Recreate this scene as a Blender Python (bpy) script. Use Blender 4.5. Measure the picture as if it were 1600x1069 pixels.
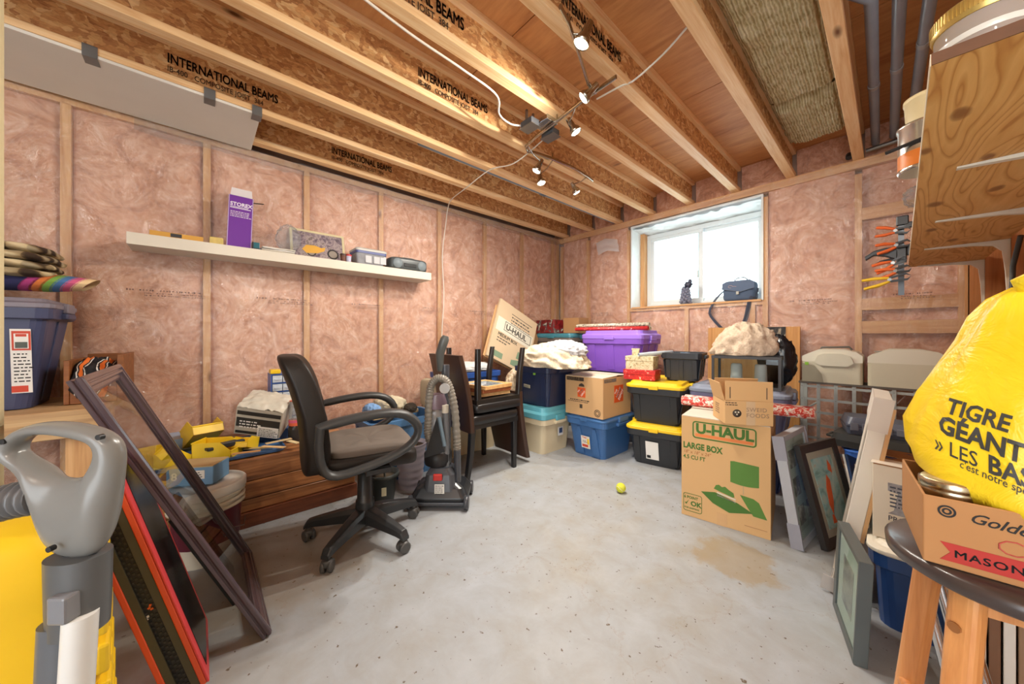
import bpy, bmesh, math, random
from mathutils import Vector, Matrix, Euler, noise
for o in list(bpy.data.objects): bpy.data.objects.remove(o)
S = bpy.context.scene
COL = S.collection
D2R = math.pi/180
# ---------------------------------------------------------------- camera
cd = bpy.data.cameras.new('camera'); cam = bpy.data.objects.new('camera', cd); COL.objects.link(cam)
cd.sensor_fit = 'HORIZONTAL'; cd.sensor_width = 36.0; cd.lens = 537/1600*36; cd.shift_y = -9.5/1600
cd.clip_start = 0.02
cam.location = (0, 0, 1.07); cam.rotation_euler = (90*D2R, 0, 47.69*D2R)
S.camera = cam
# ---------------------------------------------------------------- world, exposure
W = bpy.data.worlds.new('overcast'); S.world = W; W.use_nodes = True
W.node_tree.nodes['Background'].inputs[0].default_value = (0.92, 0.97, 1.0, 1)
W.node_tree.nodes['Background'].inputs[1].default_value = 5.0
S.view_settings.view_transform = 'Standard'; S.view_settings.look = 'None'
S.view_settings.gamma = 1.0; S.view_settings.use_curve_mapping = False
S.view_settings.exposure = 0.28
LAMP_W = 50.0            # each halogen spot of the track light
# ---------------------------------------------------------------- helpers
def lin(h):
    if isinstance(h, (tuple, list)): c = [v/255 for v in h]
    else: c = [int(h[i:i+2], 16)/255 for i in (0, 2, 4)]
    return tuple(v/12.92 if v <= .04045 else ((v+.055)/1.055)**2.4 for v in c) + (1,)
class NT:
    def __init__(s, name):
        s.m = bpy.data.materials.new(name); s.m.use_nodes = True; s.t = s.m.node_tree; s.N = s.t.nodes
        s.b = s.N['Principled BSDF']; s.out = s.N['Material Output']
    def n(s, typ, **k):
        o = s.N.new(typ)
        for a, v in k.items():
            if a.startswith('i_'):
                o.inputs[a[2:].replace('_', ' ')].default_value = v
            else: setattr(o, a, v)
        return o
    def L(s, a, b): s.t.links.new(a, b)
    def coord(s, scale=(1,1,1), rot=(0,0,0)):
        tc = s.n('ShaderNodeTexCoord'); mp = s.n('ShaderNodeMapping')
        mp.inputs['Scale'].default_value = scale; mp.inputs['Rotation'].default_value = rot
        s.L(tc.outputs['Object'], mp.inputs['Vector']); return mp.outputs['Vector']
    def noise(s, vec, scale, detail=4, rough=.55, dist=0):
        o = s.n('ShaderNodeTexNoise'); o.inputs['Scale'].default_value = scale; o.inputs['Detail'].default_value = detail
        o.inputs['Roughness'].default_value = rough; o.inputs['Distortion'].default_value = dist
        s.L(vec, o.inputs['Vector']); return o.outputs['Fac']
    def ramp(s, fac, stops):
        o = s.n('ShaderNodeValToRGB'); e = o.color_ramp.elements
        while len(e) < len(stops): e.new(.5)
        for i, (p, c) in enumerate(stops):
            e[i].position = p; e[i].color = lin(c) if not isinstance(c, float) else (c, c, c, 1)
        s.L(fac, o.inputs['Fac']); return o.outputs['Color']
    def mix(s, fac, a, b, mode='MIX'):
        o = s.n('ShaderNodeMix', data_type='RGBA', blend_type=mode)
        for k, v in ((0, fac), (6, a), (7, b)):
            if hasattr(v, 'type') and hasattr(v, 'links'): s.L(v, o.inputs[k])
            elif k == 0: o.inputs[0].default_value = v
            else: o.inputs[k].default_value = lin(v)
        return o.outputs[2]
    def bump(s, h, strength=.3, dist=.01):
        o = s.n('ShaderNodeBump'); o.inputs['Strength'].default_value = strength; o.inputs['Distance'].default_value = dist
        s.L(h, o.inputs['Height']); s.L(o.outputs['Normal'], s.b.inputs['Normal']); return o
    def col(s, c): s.L(c, s.b.inputs['Base Color'])
    def set(s, **k):
        for a, v in k.items(): s.b.inputs[a.replace('_', ' ')].default_value = v
        return s
MC = {}
def M(c, rough=.5, metal=0., var=.12, vs=6., bump=0., bs=60., trans=0., alpha=1., coat=0., emit=0.):
    """plain procedural material: colour with gentle noise variation and fine relief"""
    key = (str(c), rough, metal, var, vs, bump, bs, trans, alpha, coat, emit)
    if key in MC: return MC[key]
    t = NT('paint_%d' % len(MC)); base = lin(c)
    v = t.coord(); f = t.noise(v, vs, 3)
    o = t.n('ShaderNodeMix', data_type='RGBA', blend_type='MIX')
    t.L(f, o.inputs[0]); o.inputs[6].default_value = tuple(min(1, x*(1+var)) for x in base[:3])+(1,)
    o.inputs[7].default_value = tuple(x*(1-var) for x in base[:3])+(1,)
    t.col(o.outputs[2]); t.set(Roughness=rough, Metallic=metal)
    if trans: t.set(Transmission_Weight=trans)
    if coat: t.set(Coat_Weight=coat, Coat_Roughness=.12)
    if alpha < 1: t.set(Alpha=alpha)
    if bump: t.bump(t.noise(v, bs, 4), bump, .004)
    if emit:
        t.b.inputs['Emission Color'].default_value = base; t.b.inputs['Emission Strength'].default_value = emit
    MC[key] = t.m; return t.m
def wood(name, a, b, c, axis=1, scale=1., rough=.55, knots=False, coat=0.):
    """wood grain running along an axis of the object"""
    t = NT(name); sc = [16*scale]*3; sc[axis] = 1.1*scale
    v = t.coord(tuple(sc)); f1 = t.noise(v, 1.3, 5, .6, .9)
    sc2 = [60*scale]*3; sc2[axis] = 2.*scale
    f2 = t.noise(t.coord(tuple(sc2)), 1.6, 3, .6)
    cc = t.ramp(f1, [(.3, a), (.5, b), (.68, c)])
    cc = t.mix(.28, cc, t.ramp(f2, [(.3, a), (.7, c)]), 'MULTIPLY') if False else t.mix(.3, cc, t.ramp(f2, [(.35, a), (.65, c)]))
    if knots:
        sk = [7.]*3; sk[axis] = 2.4
        vo = t.n('ShaderNodeTexVoronoi'); vo.inputs['Scale'].default_value = .8; t.L(t.coord(tuple(sk)), vo.inputs['Vector'])
        cc = t.mix(t.ramp(vo.outputs['Distance'], [(.03, 1.), (.11, 0.)]), cc, (110, 66, 34))
    t.col(cc); t.set(Roughness=rough)
    if coat: t.set(Coat_Weight=coat, Coat_Roughness=.2)
    t.bump(f2, .15, .002); return t.m
def front_only(t, fac):
    """mirror term only on the face where light enters, so that a pane does not reflect totally from inside"""
    g = t.n('ShaderNodeNewGeometry'); m = t.n('ShaderNodeMath', operation='SUBTRACT'); m.inputs[0].default_value = 1; t.L(g.outputs['Backfacing'], m.inputs[1])
    k = t.n('ShaderNodeMath', operation='MULTIPLY'); t.L(fac, k.inputs[0]); t.L(m.outputs[0], k.inputs[1]); return k.outputs[0]
def glass_mat(name='thin_glass', tint=(238, 246, 246), gloss=.10, rough=.02, haze=0.):
    t = NT(name); N = t.N; N.remove(t.b)
    tr = t.n('ShaderNodeBsdfTransparent'); tr.inputs[0].default_value = lin(tint)
    gl = t.n('ShaderNodeBsdfGlossy'); gl.inputs['Roughness'].default_value = rough
    fr = t.n('ShaderNodeFresnel'); fr.inputs[0].default_value = 1.45
    mx = t.n('ShaderNodeMixShader'); t.L(front_only(t, fr.outputs[0]), mx.inputs[0]); t.L(tr.outputs[0], mx.inputs[1]); t.L(gl.outputs[0], mx.inputs[2])
    last = mx.outputs[0]
    if haze:
        df = t.n('ShaderNodeBsdfDiffuse'); df.inputs[0].default_value = (.9, .9, .92, 1)
        m2 = t.n('ShaderNodeMixShader'); m2.inputs[0].default_value = haze
        t.L(last, m2.inputs[1]); t.L(df.outputs[0], m2.inputs[2]); last = m2.outputs[0]
    t.L(last, t.out.inputs[0]); return t.m

class B:
    """collects geometry, then links it as ONE mesh object"""
    def __init__(s): s.v = []; s.f = []; s.mi = []; s.T = Matrix(); s.m = 0; s.sm = []
    def add(s, vs, fs, smooth=False, T=None):
        k = len(s.v); X = s.T @ T if T is not None else s.T
        s.v += [tuple(X @ Vector(p)) for p in vs]; s.f += [tuple(i+k for i in f) for f in fs]
        s.mi += [s.m]*len(fs); s.sm += [smooth]*len(fs); return s
    def box(s, c, d, rz=0, rx=0, ry=0):
        x, y, z = (q/2 for q in d)
        vs = [(i*x, j*y, k*z) for i in (-1, 1) for j in (-1, 1) for k in (-1, 1)]
        fs = [(0,1,3,2),(4,6,7,5),(0,4,5,1),(2,3,7,6),(0,2,6,4),(1,5,7,3)]
        return s.add(vs, fs, T=Matrix.Translation(c) @ Euler((rx*D2R, ry*D2R, rz*D2R)).to_matrix().to_4x4())
    def bb(s, x0, x1, y0, y1, z0, z1): return s.box(((x0+x1)/2, (y0+y1)/2, (z0+z1)/2), (x1-x0, y1-y0, z1-z0))
    def loft(s, rings, caps=(True, True), smooth=False, close=True):
        n = len(rings[0]); vs = [p for r in rings for p in r]; fs = []
        for i in range(len(rings)-1):
            for j in range(n if close else n-1):
                a = i*n+j; b = i*n+(j+1) % n; fs.append((a, b, b+n, a+n))
        s.add(vs, fs, smooth)
        if caps[0]: s.add(rings[0], [tuple(range(n))[::-1]])
        if caps[1]: s.add(rings[-1], [tuple(range(n))])
        return s
    def lathe(s, prof, n=24, c=(0,0,0), caps=(True, True), smooth=True, axis='z'):
        R = {'z': Matrix(), 'x': Matrix.Rotation(90*D2R, 4, 'Y'), 'y': Matrix.Rotation(-90*D2R, 4, 'X')}[axis]
        rings = [[tuple(R @ Vector((r*math.cos(2*math.pi*j/n), r*math.sin(2*math.pi*j/n), z)) + Vector(c)) for j in range(n)] for r, z in prof]
        return s.loft(rings, caps, smooth)
    def tube(s, path, r, n=8, closed=False, caps=True, flat=1.):
        P = [Vector(p) for p in path]; m = len(P); rs = r if isinstance(r, (list, tuple)) else [r]*m
        rings = []; up = None
        for i in range(m):
            a = P[i-1] if i or closed else P[i]; b = P[(i+1) % m] if i < m-1 or closed else P[i]
            t = (b-a).normalized()
            if up is None:
                up = Vector((0,0,1)) if abs(t.z) < .9 else Vector((1,0,0))
            x = t.cross(up).normalized(); y = x.cross(t).normalized(); up = y
            rings.append([tuple(P[i] + x*math.cos(2*math.pi*j/n)*rs[i] + y*math.sin(2*math.pi*j/n)*rs[i]*flat) for j in range(n)])
        if closed: rings.append(rings[0])
        return s.loft(rings, (caps and not closed,)*2, True)
    def prism(s, poly, y0, y1, axis='y'):
        """extrude a 2D outline; axis y: outline in xz, axis z: outline in xy, axis x: outline in yz"""
        f = {'y': lambda p, q: (p[0], q, p[1]), 'z': lambda p, q: (p[0], p[1], q), 'x': lambda p, q: (q, p[0], p[1])}[axis]
        n = len(poly); return s.loft([[f(p, y0) for p in poly], [f(p, y1) for p in poly]])
    def grid(s, fn, nu, nv, smooth=True, closeu=False):
        vs = [fn(i/nu, j/nv) for j in range(nv+1) for i in range(nu+1)]
        return s.add(vs, [(j*(nu+1)+i, j*(nu+1)+i+1, (j+1)*(nu+1)+i+1, (j+1)*(nu+1)+i) for j in range(nv) for i in range(nu)], smooth)
    def obj(s, name, mats, parent=None, bevel=0., label=None, seg=2):
        me = bpy.data.meshes.new(name); me.from_pydata(s.v, [], s.f)
        for m in (mats if isinstance(mats, (list, tuple)) else [mats]): me.materials.append(m)
        me.polygons.foreach_set('material_index', s.mi); me.polygons.foreach_set('use_smooth', s.sm); me.update()
        o = bpy.data.objects.new(name, me); COL.objects.link(o)
        if parent is not None: o.parent = parent
        if bevel:
            b = o.modifiers.new('bevel', 'BEVEL'); b.width = bevel; b.segments = seg; b.limit_method = 'ANGLE'; b.angle_limit = 40*D2R
        if label: o['label'] = label
        return o
def thing(name, label, cat, loc=(0,0,0), rz=0, rx=0, ry=0, group=None):
    o = bpy.data.objects.new(name, None); COL.objects.link(o); o.empty_display_size = .05
    o.location = loc; o.rotation_euler = (rx*D2R, ry*D2R, rz*D2R); o['label'] = label; o['category'] = cat
    if group: o['group'] = group
    return o
def tag(o, label, cat, group=None, loc=None, rz=0, rx=0, ry=0, kind=None):
    o['label'] = label; o['category'] = cat
    if group: o['group'] = group
    if kind: o['kind'] = kind
    if loc is not None: o.location = loc; o.rotation_euler = (rx*D2R, ry*D2R, rz*D2R)
    return o
def struct(o): o['kind'] = 'structure'; return o
def rr(w, d, r, z, n=4, c=(0, 0)):
    """rounded rectangle ring"""
    pts = []
    for k, (sx, sy) in enumerate(((1,1),(-1,1),(-1,-1),(1,-1))):
        for i in range(n+1):
            a = (k*90 + i*90/n)*D2R
            pts.append((c[0]+sx*(w/2-r)+r*math.cos(a), c[1]+sy*(d/2-r)+r*math.sin(a), z))
    return pts
def txt(s, size, parent, loc, rot, mat, bold=.0, align='LEFT', ext=.0006, sx=1., name='lettering', shear=0., sp=1.):
    c = bpy.data.curves.new(name, 'FONT'); c.body = s; c.size = 1; c.extrude = ext/size; c.offset = 0 if 'M' in s else bold*1.5; c.align_x = align
    c.shear = shear; c.space_character = sp; c.resolution_u = 3
    c.materials.append(mat); q = bpy.data.objects.new('tmp', c); me = bpy.data.meshes.new_from_object(q); bpy.data.objects.remove(q); bpy.data.curves.remove(c); me.name = name; me.transform(Matrix.Scale(size, 4))
    if 'M' in s and bold:                # the font's M breaks when fattened: thicken with shifted copies
        bm = bmesh.new(); k = bold*1.5*size
        for dx, dy in ((0, 0), (k, 0), (-k, 0), (0, k), (0, -k)):
            m2 = me.copy(); m2.transform(Matrix.Translation((dx, dy, 0))); bm.from_mesh(m2); bpy.data.meshes.remove(m2)
        bm.to_mesh(me); bm.free()
    o = bpy.data.objects.new(name, me); COL.objects.link(o); o.parent = parent
    o.location = loc; o.rotation_euler = tuple(a*D2R for a in rot); o.scale = (sx, 1, 1); return o
FRONT = (90, 0, 0)      # lettering on a face that looks to -Y of its thing
def dup(root, loc, rz=None, label=None, group=None):
    def cp(o, par):
        c = o.copy(); COL.objects.link(c)
        if par is not None: c.parent = par
        for ch in list(o.children): cp(ch, c)
        return c
    r = cp(root, None); r.location = loc
    if rz is not None: r.rotation_euler = (root.rotation_euler.x, root.rotation_euler.y, rz*D2R)
    if label: r['label'] = label
    if group: r['group'] = group
    return r
def smooth_path(P, n):
    out = []
    for i in range(len(P)-1):
        p0, p1, p2, p3 = (Vector(P[max(0, min(len(P)-1, j))]) for j in (i-1, i, i+1, i+2))
        for s in range(n):
            u = s/n; out.append(tuple(.5*((2*p1)+(p2-p0)*u+(2*p0-5*p1+4*p2-p3)*u*u+(3*p1-p0-3*p2+p3)*u**3)))
    return out+[tuple(P[-1])]
def fbm(p, o=4): return noise.fractal(Vector(p), 1.0, 2.0, o)
def ridged(p, o=4): return noise.ridged_multi_fractal(Vector(p), .9, 2.1, o, 1.0, 2.0)
def lump(rx, ry, rz, seed=0, amp=.12, freq=3., nu=56, nv=28, flat=.0, shape=None, ridge=.6, sq=1.):
    """folded cloth heap: squashed ball with ridged folds, flat underneath"""
    b = B()
    def fn(u, v):
        th = 2*math.pi*u; ph = math.pi*v
        x, y, z = math.sin(ph)*math.cos(th), math.sin(ph)*math.sin(th), math.cos(ph)
        x = math.copysign(abs(x)**sq, x); y = math.copysign(abs(y)**sq, y)
        q = (x*freq+seed, y*freq, z*freq)
        k = 1 + amp*(ridge*(ridged(q)-1.) + (1-ridge)*fbm((q[0]*1.7, q[1]*1.7, q[2]*1.7)))
        p = [x*rx*k, y*ry*k, z*rz*k]
        if shape: p = list(shape(p))
        p[2] = max(p[2], -rz*flat); return tuple(p)
    return b.grid(fn, nu, nv)
# ---------------------------------------------------------------- shared materials
BLACKP = M((34, 34, 36), .42, bump=.08, bs=180); DKGREY = M((58, 58, 60), .45); GREYP = M((128, 130, 134), .4)
CHROME = M((205, 207, 210), .18, 1.); STEEL = M((150, 150, 148), .35, 1.); WHITE = M((236, 234, 228), .5, var=.04)
BLACKINK = M((28, 27, 27), .7); KRAFT = M((206, 164, 116), .8, var=.06, vs=3, bump=.05, bs=90); KRAFTD = M((164, 120, 78), .85, var=.08)
PAPER = M((240, 238, 232), .7, var=.03); GLASS = glass_mat(); PINE = None
JOISTW = wood('spruce_flange', (224, 170, 112), (242, 202, 148), (250, 220, 176), 1, 1.2, knots=True)
STUDZ = wood('spruce_stud', (186, 132, 82), (210, 160, 106), (224, 178, 126), 2, 1.2, knots=True)
STUDX = wood('spruce_block', (190, 134, 84), (212, 162, 108), (224, 178, 126), 0, 1.2, knots=True)
PLANKY = wood('bench_plank', (166, 128, 88), (200, 162, 114), (214, 180, 134), 1, 1.)
STAIN = wood('stained_plank', (88, 54, 34), (150, 94, 54), (208, 146, 92), 1, .8, .42, coat=.15)
OAK = wood('honey_oak', (176, 108, 56), (208, 140, 80), (226, 164, 102), 2, .9, .4, coat=.2)
PLYF = None
def osb_mat():
    t = NT('oriented_strand_board'); v = t.coord((1, 1, 1.4))
    n0 = t.n('ShaderNodeTexNoise'); n0.inputs['Scale'].default_value = 9; n0.inputs['Detail'].default_value = 3; t.L(v, n0.inputs['Vector'])
    ad = t.n('ShaderNodeVectorMath', operation='MULTIPLY_ADD'); t.L(n0.outputs['Color'], ad.inputs[0]); ad.inputs[1].default_value = (.16, .16, .16); t.L(v, ad.inputs[2])
    vo = t.n('ShaderNodeTexVoronoi'); vo.inputs['Scale'].default_value = 34; t.L(ad.outputs[0], vo.inputs['Vector'])
    sp = t.n('ShaderNodeSeparateColor'); t.L(vo.outputs['Color'], sp.inputs[0])
    c = t.ramp(sp.outputs[0], [(.0, (166, 106, 60)), (.45, (212, 152, 92)), (.8, (232, 184, 122)), (1., (250, 218, 160))])
    f = t.noise(t.coord((20, 20, 90)), 1.5, 4, .7, 1.)
    c = t.mix(.35, c, t.ramp(f, [(.35, (150, 92, 50)), (.65, (236, 186, 124))]))
    t.col(c); t.set(Roughness=.7); t.bump(vo.outputs['Distance'], .25, .003); return t.m
OSB = osb_mat()
def ply_mat(name, axis, pal, rings=5., knots=True, sc=1.):
    t = NT(name); s3 = [5.*sc]*3; s3[axis] = .9*sc
    v = t.coord(tuple(s3)); f = t.noise(v, .8, 2, .5, .6)
    mul = t.n('ShaderNodeMath', operation='MULTIPLY'); mul.inputs[1].default_value = rings; t.L(f, mul.inputs[0])
    fr = t.n('ShaderNodeMath', operation='FRACT'); t.L(mul.outputs[0], fr.inputs[0])
    c = t.ramp(fr.outputs[0], [(0., pal[0]), (.18, pal[1]), (.75, pal[2]), (1., pal[0])])
    c = t.mix(.4, c, t.ramp(t.noise(t.coord(tuple(q*9 for q in s3)), 1., 4), [(.3, pal[0]), (.7, pal[2])]))
    if knots:
        sk = [6.]*3; sk[axis] = 2.4
        vo = t.n('ShaderNodeTexVoronoi'); vo.inputs['Scale'].default_value = .75; t.L(t.coord(tuple(sk)), vo.inputs['Vector'])
        c = t.mix(t.ramp(vo.outputs['Distance'], [(.05, 1.), (.13, 0.)]), c, (120, 72, 38))
    t.col(c); t.set(Roughness=.6); return t.m
SUBFLOOR = ply_mat('subfloor_plywood', 0, ((176, 112, 62), (208, 146, 88), (222, 164, 106)), 3.)
def shelf_ply():
    t = NT('shelf_plywood'); v = t.coord((9, 1.7, 1)); f = t.noise(v, .75, 1.5, .45, .9)
    mul = t.n('ShaderNodeMath', operation='MULTIPLY'); mul.inputs[1].default_value = 15; t.L(f, mul.inputs[0])
    fr = t.n('ShaderNodeMath', operation='FRACT'); t.L(mul.outputs[0], fr.inputs[0])
    c = t.ramp(fr.outputs[0], [(0., (184, 122, 58)), (.1, (224, 172, 102)), (.7, (232, 186, 118)), (.93, (206, 150, 82)), (1., (184, 122, 58))])
    c = t.mix(.25, c, t.ramp(t.noise(t.coord((60, 6, 1)), 1.5, 4), [(.3, (196, 140, 74)), (.7, (238, 194, 128))]))
    vv = t.coord((1, .45, 1)); n0 = t.n('ShaderNodeTexNoise'); n0.inputs['Scale'].default_value = 30; t.L(vv, n0.inputs['Vector'])
    ad = t.n('ShaderNodeVectorMath', operation='MULTIPLY_ADD'); t.L(n0.outputs['Color'], ad.inputs[0]); ad.inputs[1].default_value = (.012, .012, 0); t.L(vv, ad.inputs[2])
    for x, y, r in KNOTS:
        d = t.n('ShaderNodeVectorMath', operation='DISTANCE'); t.L(ad.outputs[0], d.inputs[0]); d.inputs[1].default_value = (x+.006, y*.45+.006, 1.5)
        c = t.mix(t.ramp(d.outputs['Value'], [(r*.6, .85), (r, .55), (r*1.25, 0.)]), c, (134, 84, 44))
    t.col(c); t.set(Roughness=.6); return t.m
KNOTS = ((.092, 1.088, .012), (.056, 1.25, .010), (.16, 1.40, .010), (.10, 1.78, .014), (.115, 2.2, .014), (.21, 1.72, .012), (.19, 2.5, .014))
SHELFPLY = shelf_ply()
def insul_mat():
    t = NT('pink_fibreglass'); v = t.coord()
    a = t.noise(v, 2.6, 5, .6, 1.8); b = t.noise(v, 5., 9, .74, 2.4)
    c = t.ramp(a, [(.28, (182, 122, 88)), (.45, (212, 156, 122)), (.58, (222, 172, 142)), (.75, (234, 198, 174))])
    c = t.mix(.6, c, t.ramp(b, [(.36, (150, 92, 66)), (.47, (210, 152, 120)), (.56, (230, 182, 152)), (.66, (250, 226, 208))]))
    f3 = t.noise(v, 30., 6, .7, 1.2)
    c = t.mix(.2, c, t.ramp(f3, [(.34, (168, 108, 84)), (.5, (226, 170, 144)), (.66, (252, 230, 216))]))
    t.col(c); t.set(Roughness=.95); t.bump(b, .7, .02); return t.m
INSUL = insul_mat()
def poly_mat():
    t = NT('vapour_barrier_poly'); t.N.remove(t.b); v = t.coord()
    f = t.noise(v, 4., 6, .62, 2.6); f2 = t.noise(t.coord((1, 1, .35)), 11., 4, .6, 1.5)
    ad = t.n('ShaderNodeMath', operation='ADD'); t.L(f, ad.inputs[0]); t.L(f2, ad.inputs[1])
    bp = t.n('ShaderNodeBump'); bp.inputs['Strength'].default_value = .6; bp.inputs['Distance'].default_value = .04; t.L(ad.outputs[0], bp.inputs['Height'])
    tr = t.n('ShaderNodeBsdfTransparent'); tr.inputs[0].default_value = (.97, .97, .97, 1)
    gl = t.n('ShaderNodeBsdfGlossy'); gl.inputs['Roughness'].default_value = .14; t.L(bp.outputs[0], gl.inputs['Normal'])
    fr = t.n('ShaderNodeFresnel'); fr.inputs[0].default_value = 1.9; t.L(bp.outputs[0], fr.inputs['Normal'])
    mx = t.n('ShaderNodeMixShader'); t.L(front_only(t, fr.outputs[0]), mx.inputs[0]); t.L(tr.outputs[0], mx.inputs[1]); t.L(gl.outputs[0], mx.inputs[2])
    df = t.n('ShaderNodeBsdfDiffuse'); df.inputs[0].default_value = (.85, .86, .9, 1)
    m2 = t.n('ShaderNodeMixShader'); m2.inputs[0].default_value = .05; t.L(mx.outputs[0], m2.inputs[1]); t.L(df.outputs[0], m2.inputs[2])
    t.L(m2.outputs[0], t.out.inputs[0]); return t.m
POLY = poly_mat()
CLEAR = glass_mat('clear_plastic_film', (240, 242, 244), .1, .12, .10)
def concrete():
    t = NT('poured_concrete'); v = t.coord()
    a = t.noise(v, 1.1, 6, .6, .6); b = t.noise(v, 7, 6, .65, .4); sp = t.noise(v, 38, 3, .6)
    c = t.ramp(a, [(.30, (160, 150, 130)), (.44, (158, 159, 159)), (.7, (158, 165, 175))])
    c = t.mix(.35, c, t.ramp(b, [(.32, (138, 132, 118)), (.5, (154, 157, 160)), (.7, (176, 183, 192))]))
    c = t.mix(t.ramp(sp, [(.30, 1.), (.335, 0.)]), c, (92, 78, 60))
    vo = t.n('ShaderNodeTexVoronoi', feature='DISTANCE_TO_EDGE'); vo.inputs['Scale'].default_value = .9
    n0 = t.n('ShaderNodeTexNoise'); n0.inputs['Scale'].default_value = 2.5; n0.inputs['Detail'].default_value = 9; n0.inputs['Roughness'].default_value = .68; t.L(v, n0.inputs['Vector'])
    ad = t.n('ShaderNodeVectorMath', operation='MULTIPLY_ADD'); t.L(n0.outputs['Color'], ad.inputs[0]); ad.inputs[1].default_value = (.5, .5, .5); t.L(v, ad.inputs[2])
    t.L(ad.outputs[0], vo.inputs['Vector'])
    c = t.mix(t.ramp(vo.outputs['Distance'], [(.0, .3), (.004, 0.)]), c, (140, 118, 86))
    # old damp stain beside the tall carton, and a scuffed brown one by the chair
    for (x, y, r, k) in ((-.52, 1.93, .2, .55), (-1.95, .3, .42, .3)):
        sub = t.n('ShaderNodeVectorMath', operation='DISTANCE'); t.L(ad.outputs[0], sub.inputs[0]); sub.inputs[1].default_value = (x+.25, y+.25, .25)
        c = t.mix(t.ramp(sub.outputs['Value'], [(r*.8, k), (r, 0.)]), c, (150, 126, 84))
    t.col(c); t.set(Roughness=.55); t.bump(b, .12, .004); return t.m
CONC = concrete()
# ---------------------------------------------------------------- setting: floor, ceiling, walls
ZB, ZT, ZS = 2.455, 2.70, 0.038          # joist underside, subfloor underside, flange depth
XL, YB, XR = -3.2, 3.82, .36
b = B(); b.bb(-3.5, 2.2, -2.6, 4.3, -.1, 0); struct(b.obj('floor', CONC))
b = B(); b.bb(-3.5, 2.2, -2.6, 4.3, ZT+.02, ZT+.06); ceil = struct(b.obj('ceiling', SUBFLOOR))
for i in range(5):
    for k in range(3):
        b = B(); x0 = -3.45+k*2.44-(i % 2)*1.2; b.bb(max(-3.5, x0+.003), min(2.2, x0+2.437), -2.4+i*1.22+.003, -2.4+(i+1)*1.22-.003+(.55 if i == 4 else 0), ZT, ZT+.02)
        if x0 < 2.1 and x0+2.4 > -3.4: b.obj('subfloor_panel', SUBFLOOR, ceil)
JX = [-.165-.4165*k for k in range(8)] + [.27]
INK = M((52, 38, 28), .8)
for k, x in enumerate(JX):
    b = B(); b.bb(x-.005, x+.005, -1.5, 3.86, ZB+.03, ZT-.03); web = b.obj('joist_web', OSB, ceil)
    for z0, z1 in ((ZB, ZB+ZS), (ZT-ZS, ZT)):
        b = B(); b.bb(x-.032, x+.032, -1.5, 3.87, z0, z1); b.obj('joist_flange', JOISTW, web, .002, seg=1)
for x, y, n in ((-2.6615, -.13, 1.), (-3.078, .80, 1.), (-1.829, .93, 1.), (-1.4125, .38, 1.15), (-.996, 1.2, 1.)):
    wb = [c for c in ceil.children if c.name.startswith('joist_web') and abs(c.data.vertices[0].co.x+.005-x) < .01][0]
    txt('INTERNATIONAL BEAMS', .074*n, wb, (x+.0055, y, 2.568), (90, 0, 90), INK, .012, sx=.62)
    txt('IB-400   COMPOSITE JOIST  384', .042*n, wb, (x+.0055, y, 2.52), (90, 0, 90), INK, .0, sx=.75)
rim = [(-3.46, -3.115)]+[(JX[k+1]+.034, JX[k]-.034) for k in range(7)]+[(-.13, .236)]
for x0, x1 in rim:
    b = B(); b.grid(lambda u, v: (x0+(x1-x0)*u, 3.885-.02*fbm((u*2+x0*7, v*2, 3))-.012*math.sin(math.pi*u), ZB+.002+(ZT-ZB-.004)*v), 16, 10)
    b.obj('insulation_batt', INSUL, ceil)
# left wall ------------------------------------------------------
b = B(); b.bb(-3.5, -3.32, -2.6, 4.3, 0, ZT); wl = struct(b.obj('wall_left', M((150, 120, 104), .9)))
SY = [-1.79, -1.18, -.57, .04, .65, 1.26, 1.88, 2.49, 3.10, 3.71, 3.81]
for y in SY:
    b = B(); b.bb(XL-.1, XL, y-.02, y+.02, .04, 2.41); b.obj('stud', STUDZ, wl)
for z0, z1, n in ((0, .04, 'bottom_plate'), (2.41, 2.452, 'top_plate')):
    b = B(); b.bb(XL-.1, XL+.001, -2.5, 3.9, z0, z1); b.obj(n, STUDX, wl)
def batt_x(y0, y1, z0, z1, sd):
    b = B()
    def fn(u, v):
        e = min(u, 1-u)*(y1-y0); ez = min(v, 1-v)*(z1-z0)
        k = min(1, e/.05)**.5*min(1, ez/.05+.3)
        return (XL-.034+.026*k+.020*fbm((u*3+sd, v*11, sd))*k, y0+(y1-y0)*u, z0+(z1-z0)*v)
    return b.grid(fn, 22, 84)
for k in range(len(SY)-1):
    batt_x(SY[k]+.021, SY[k+1]-.021, .041, 2.409, k*3.7).obj('insulation_batt', INSUL, wl)
def polysheet(b, f, nu, nv): return b.grid(f, nu, nv)
b = B()
def fl(u, v):
    y = -2.4+6.2*u; z = .02+2.43*v
    d = min(abs(y-s) for s in SY)
    w = .016*min(1, d/.12)
    return (XL+.006+w*(.6+.9*fbm((y*2.2, z*1.4, 5))), y, z)
b.grid(fl, 150, 70); b.obj('vapour_barrier', POLY, wl)
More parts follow.
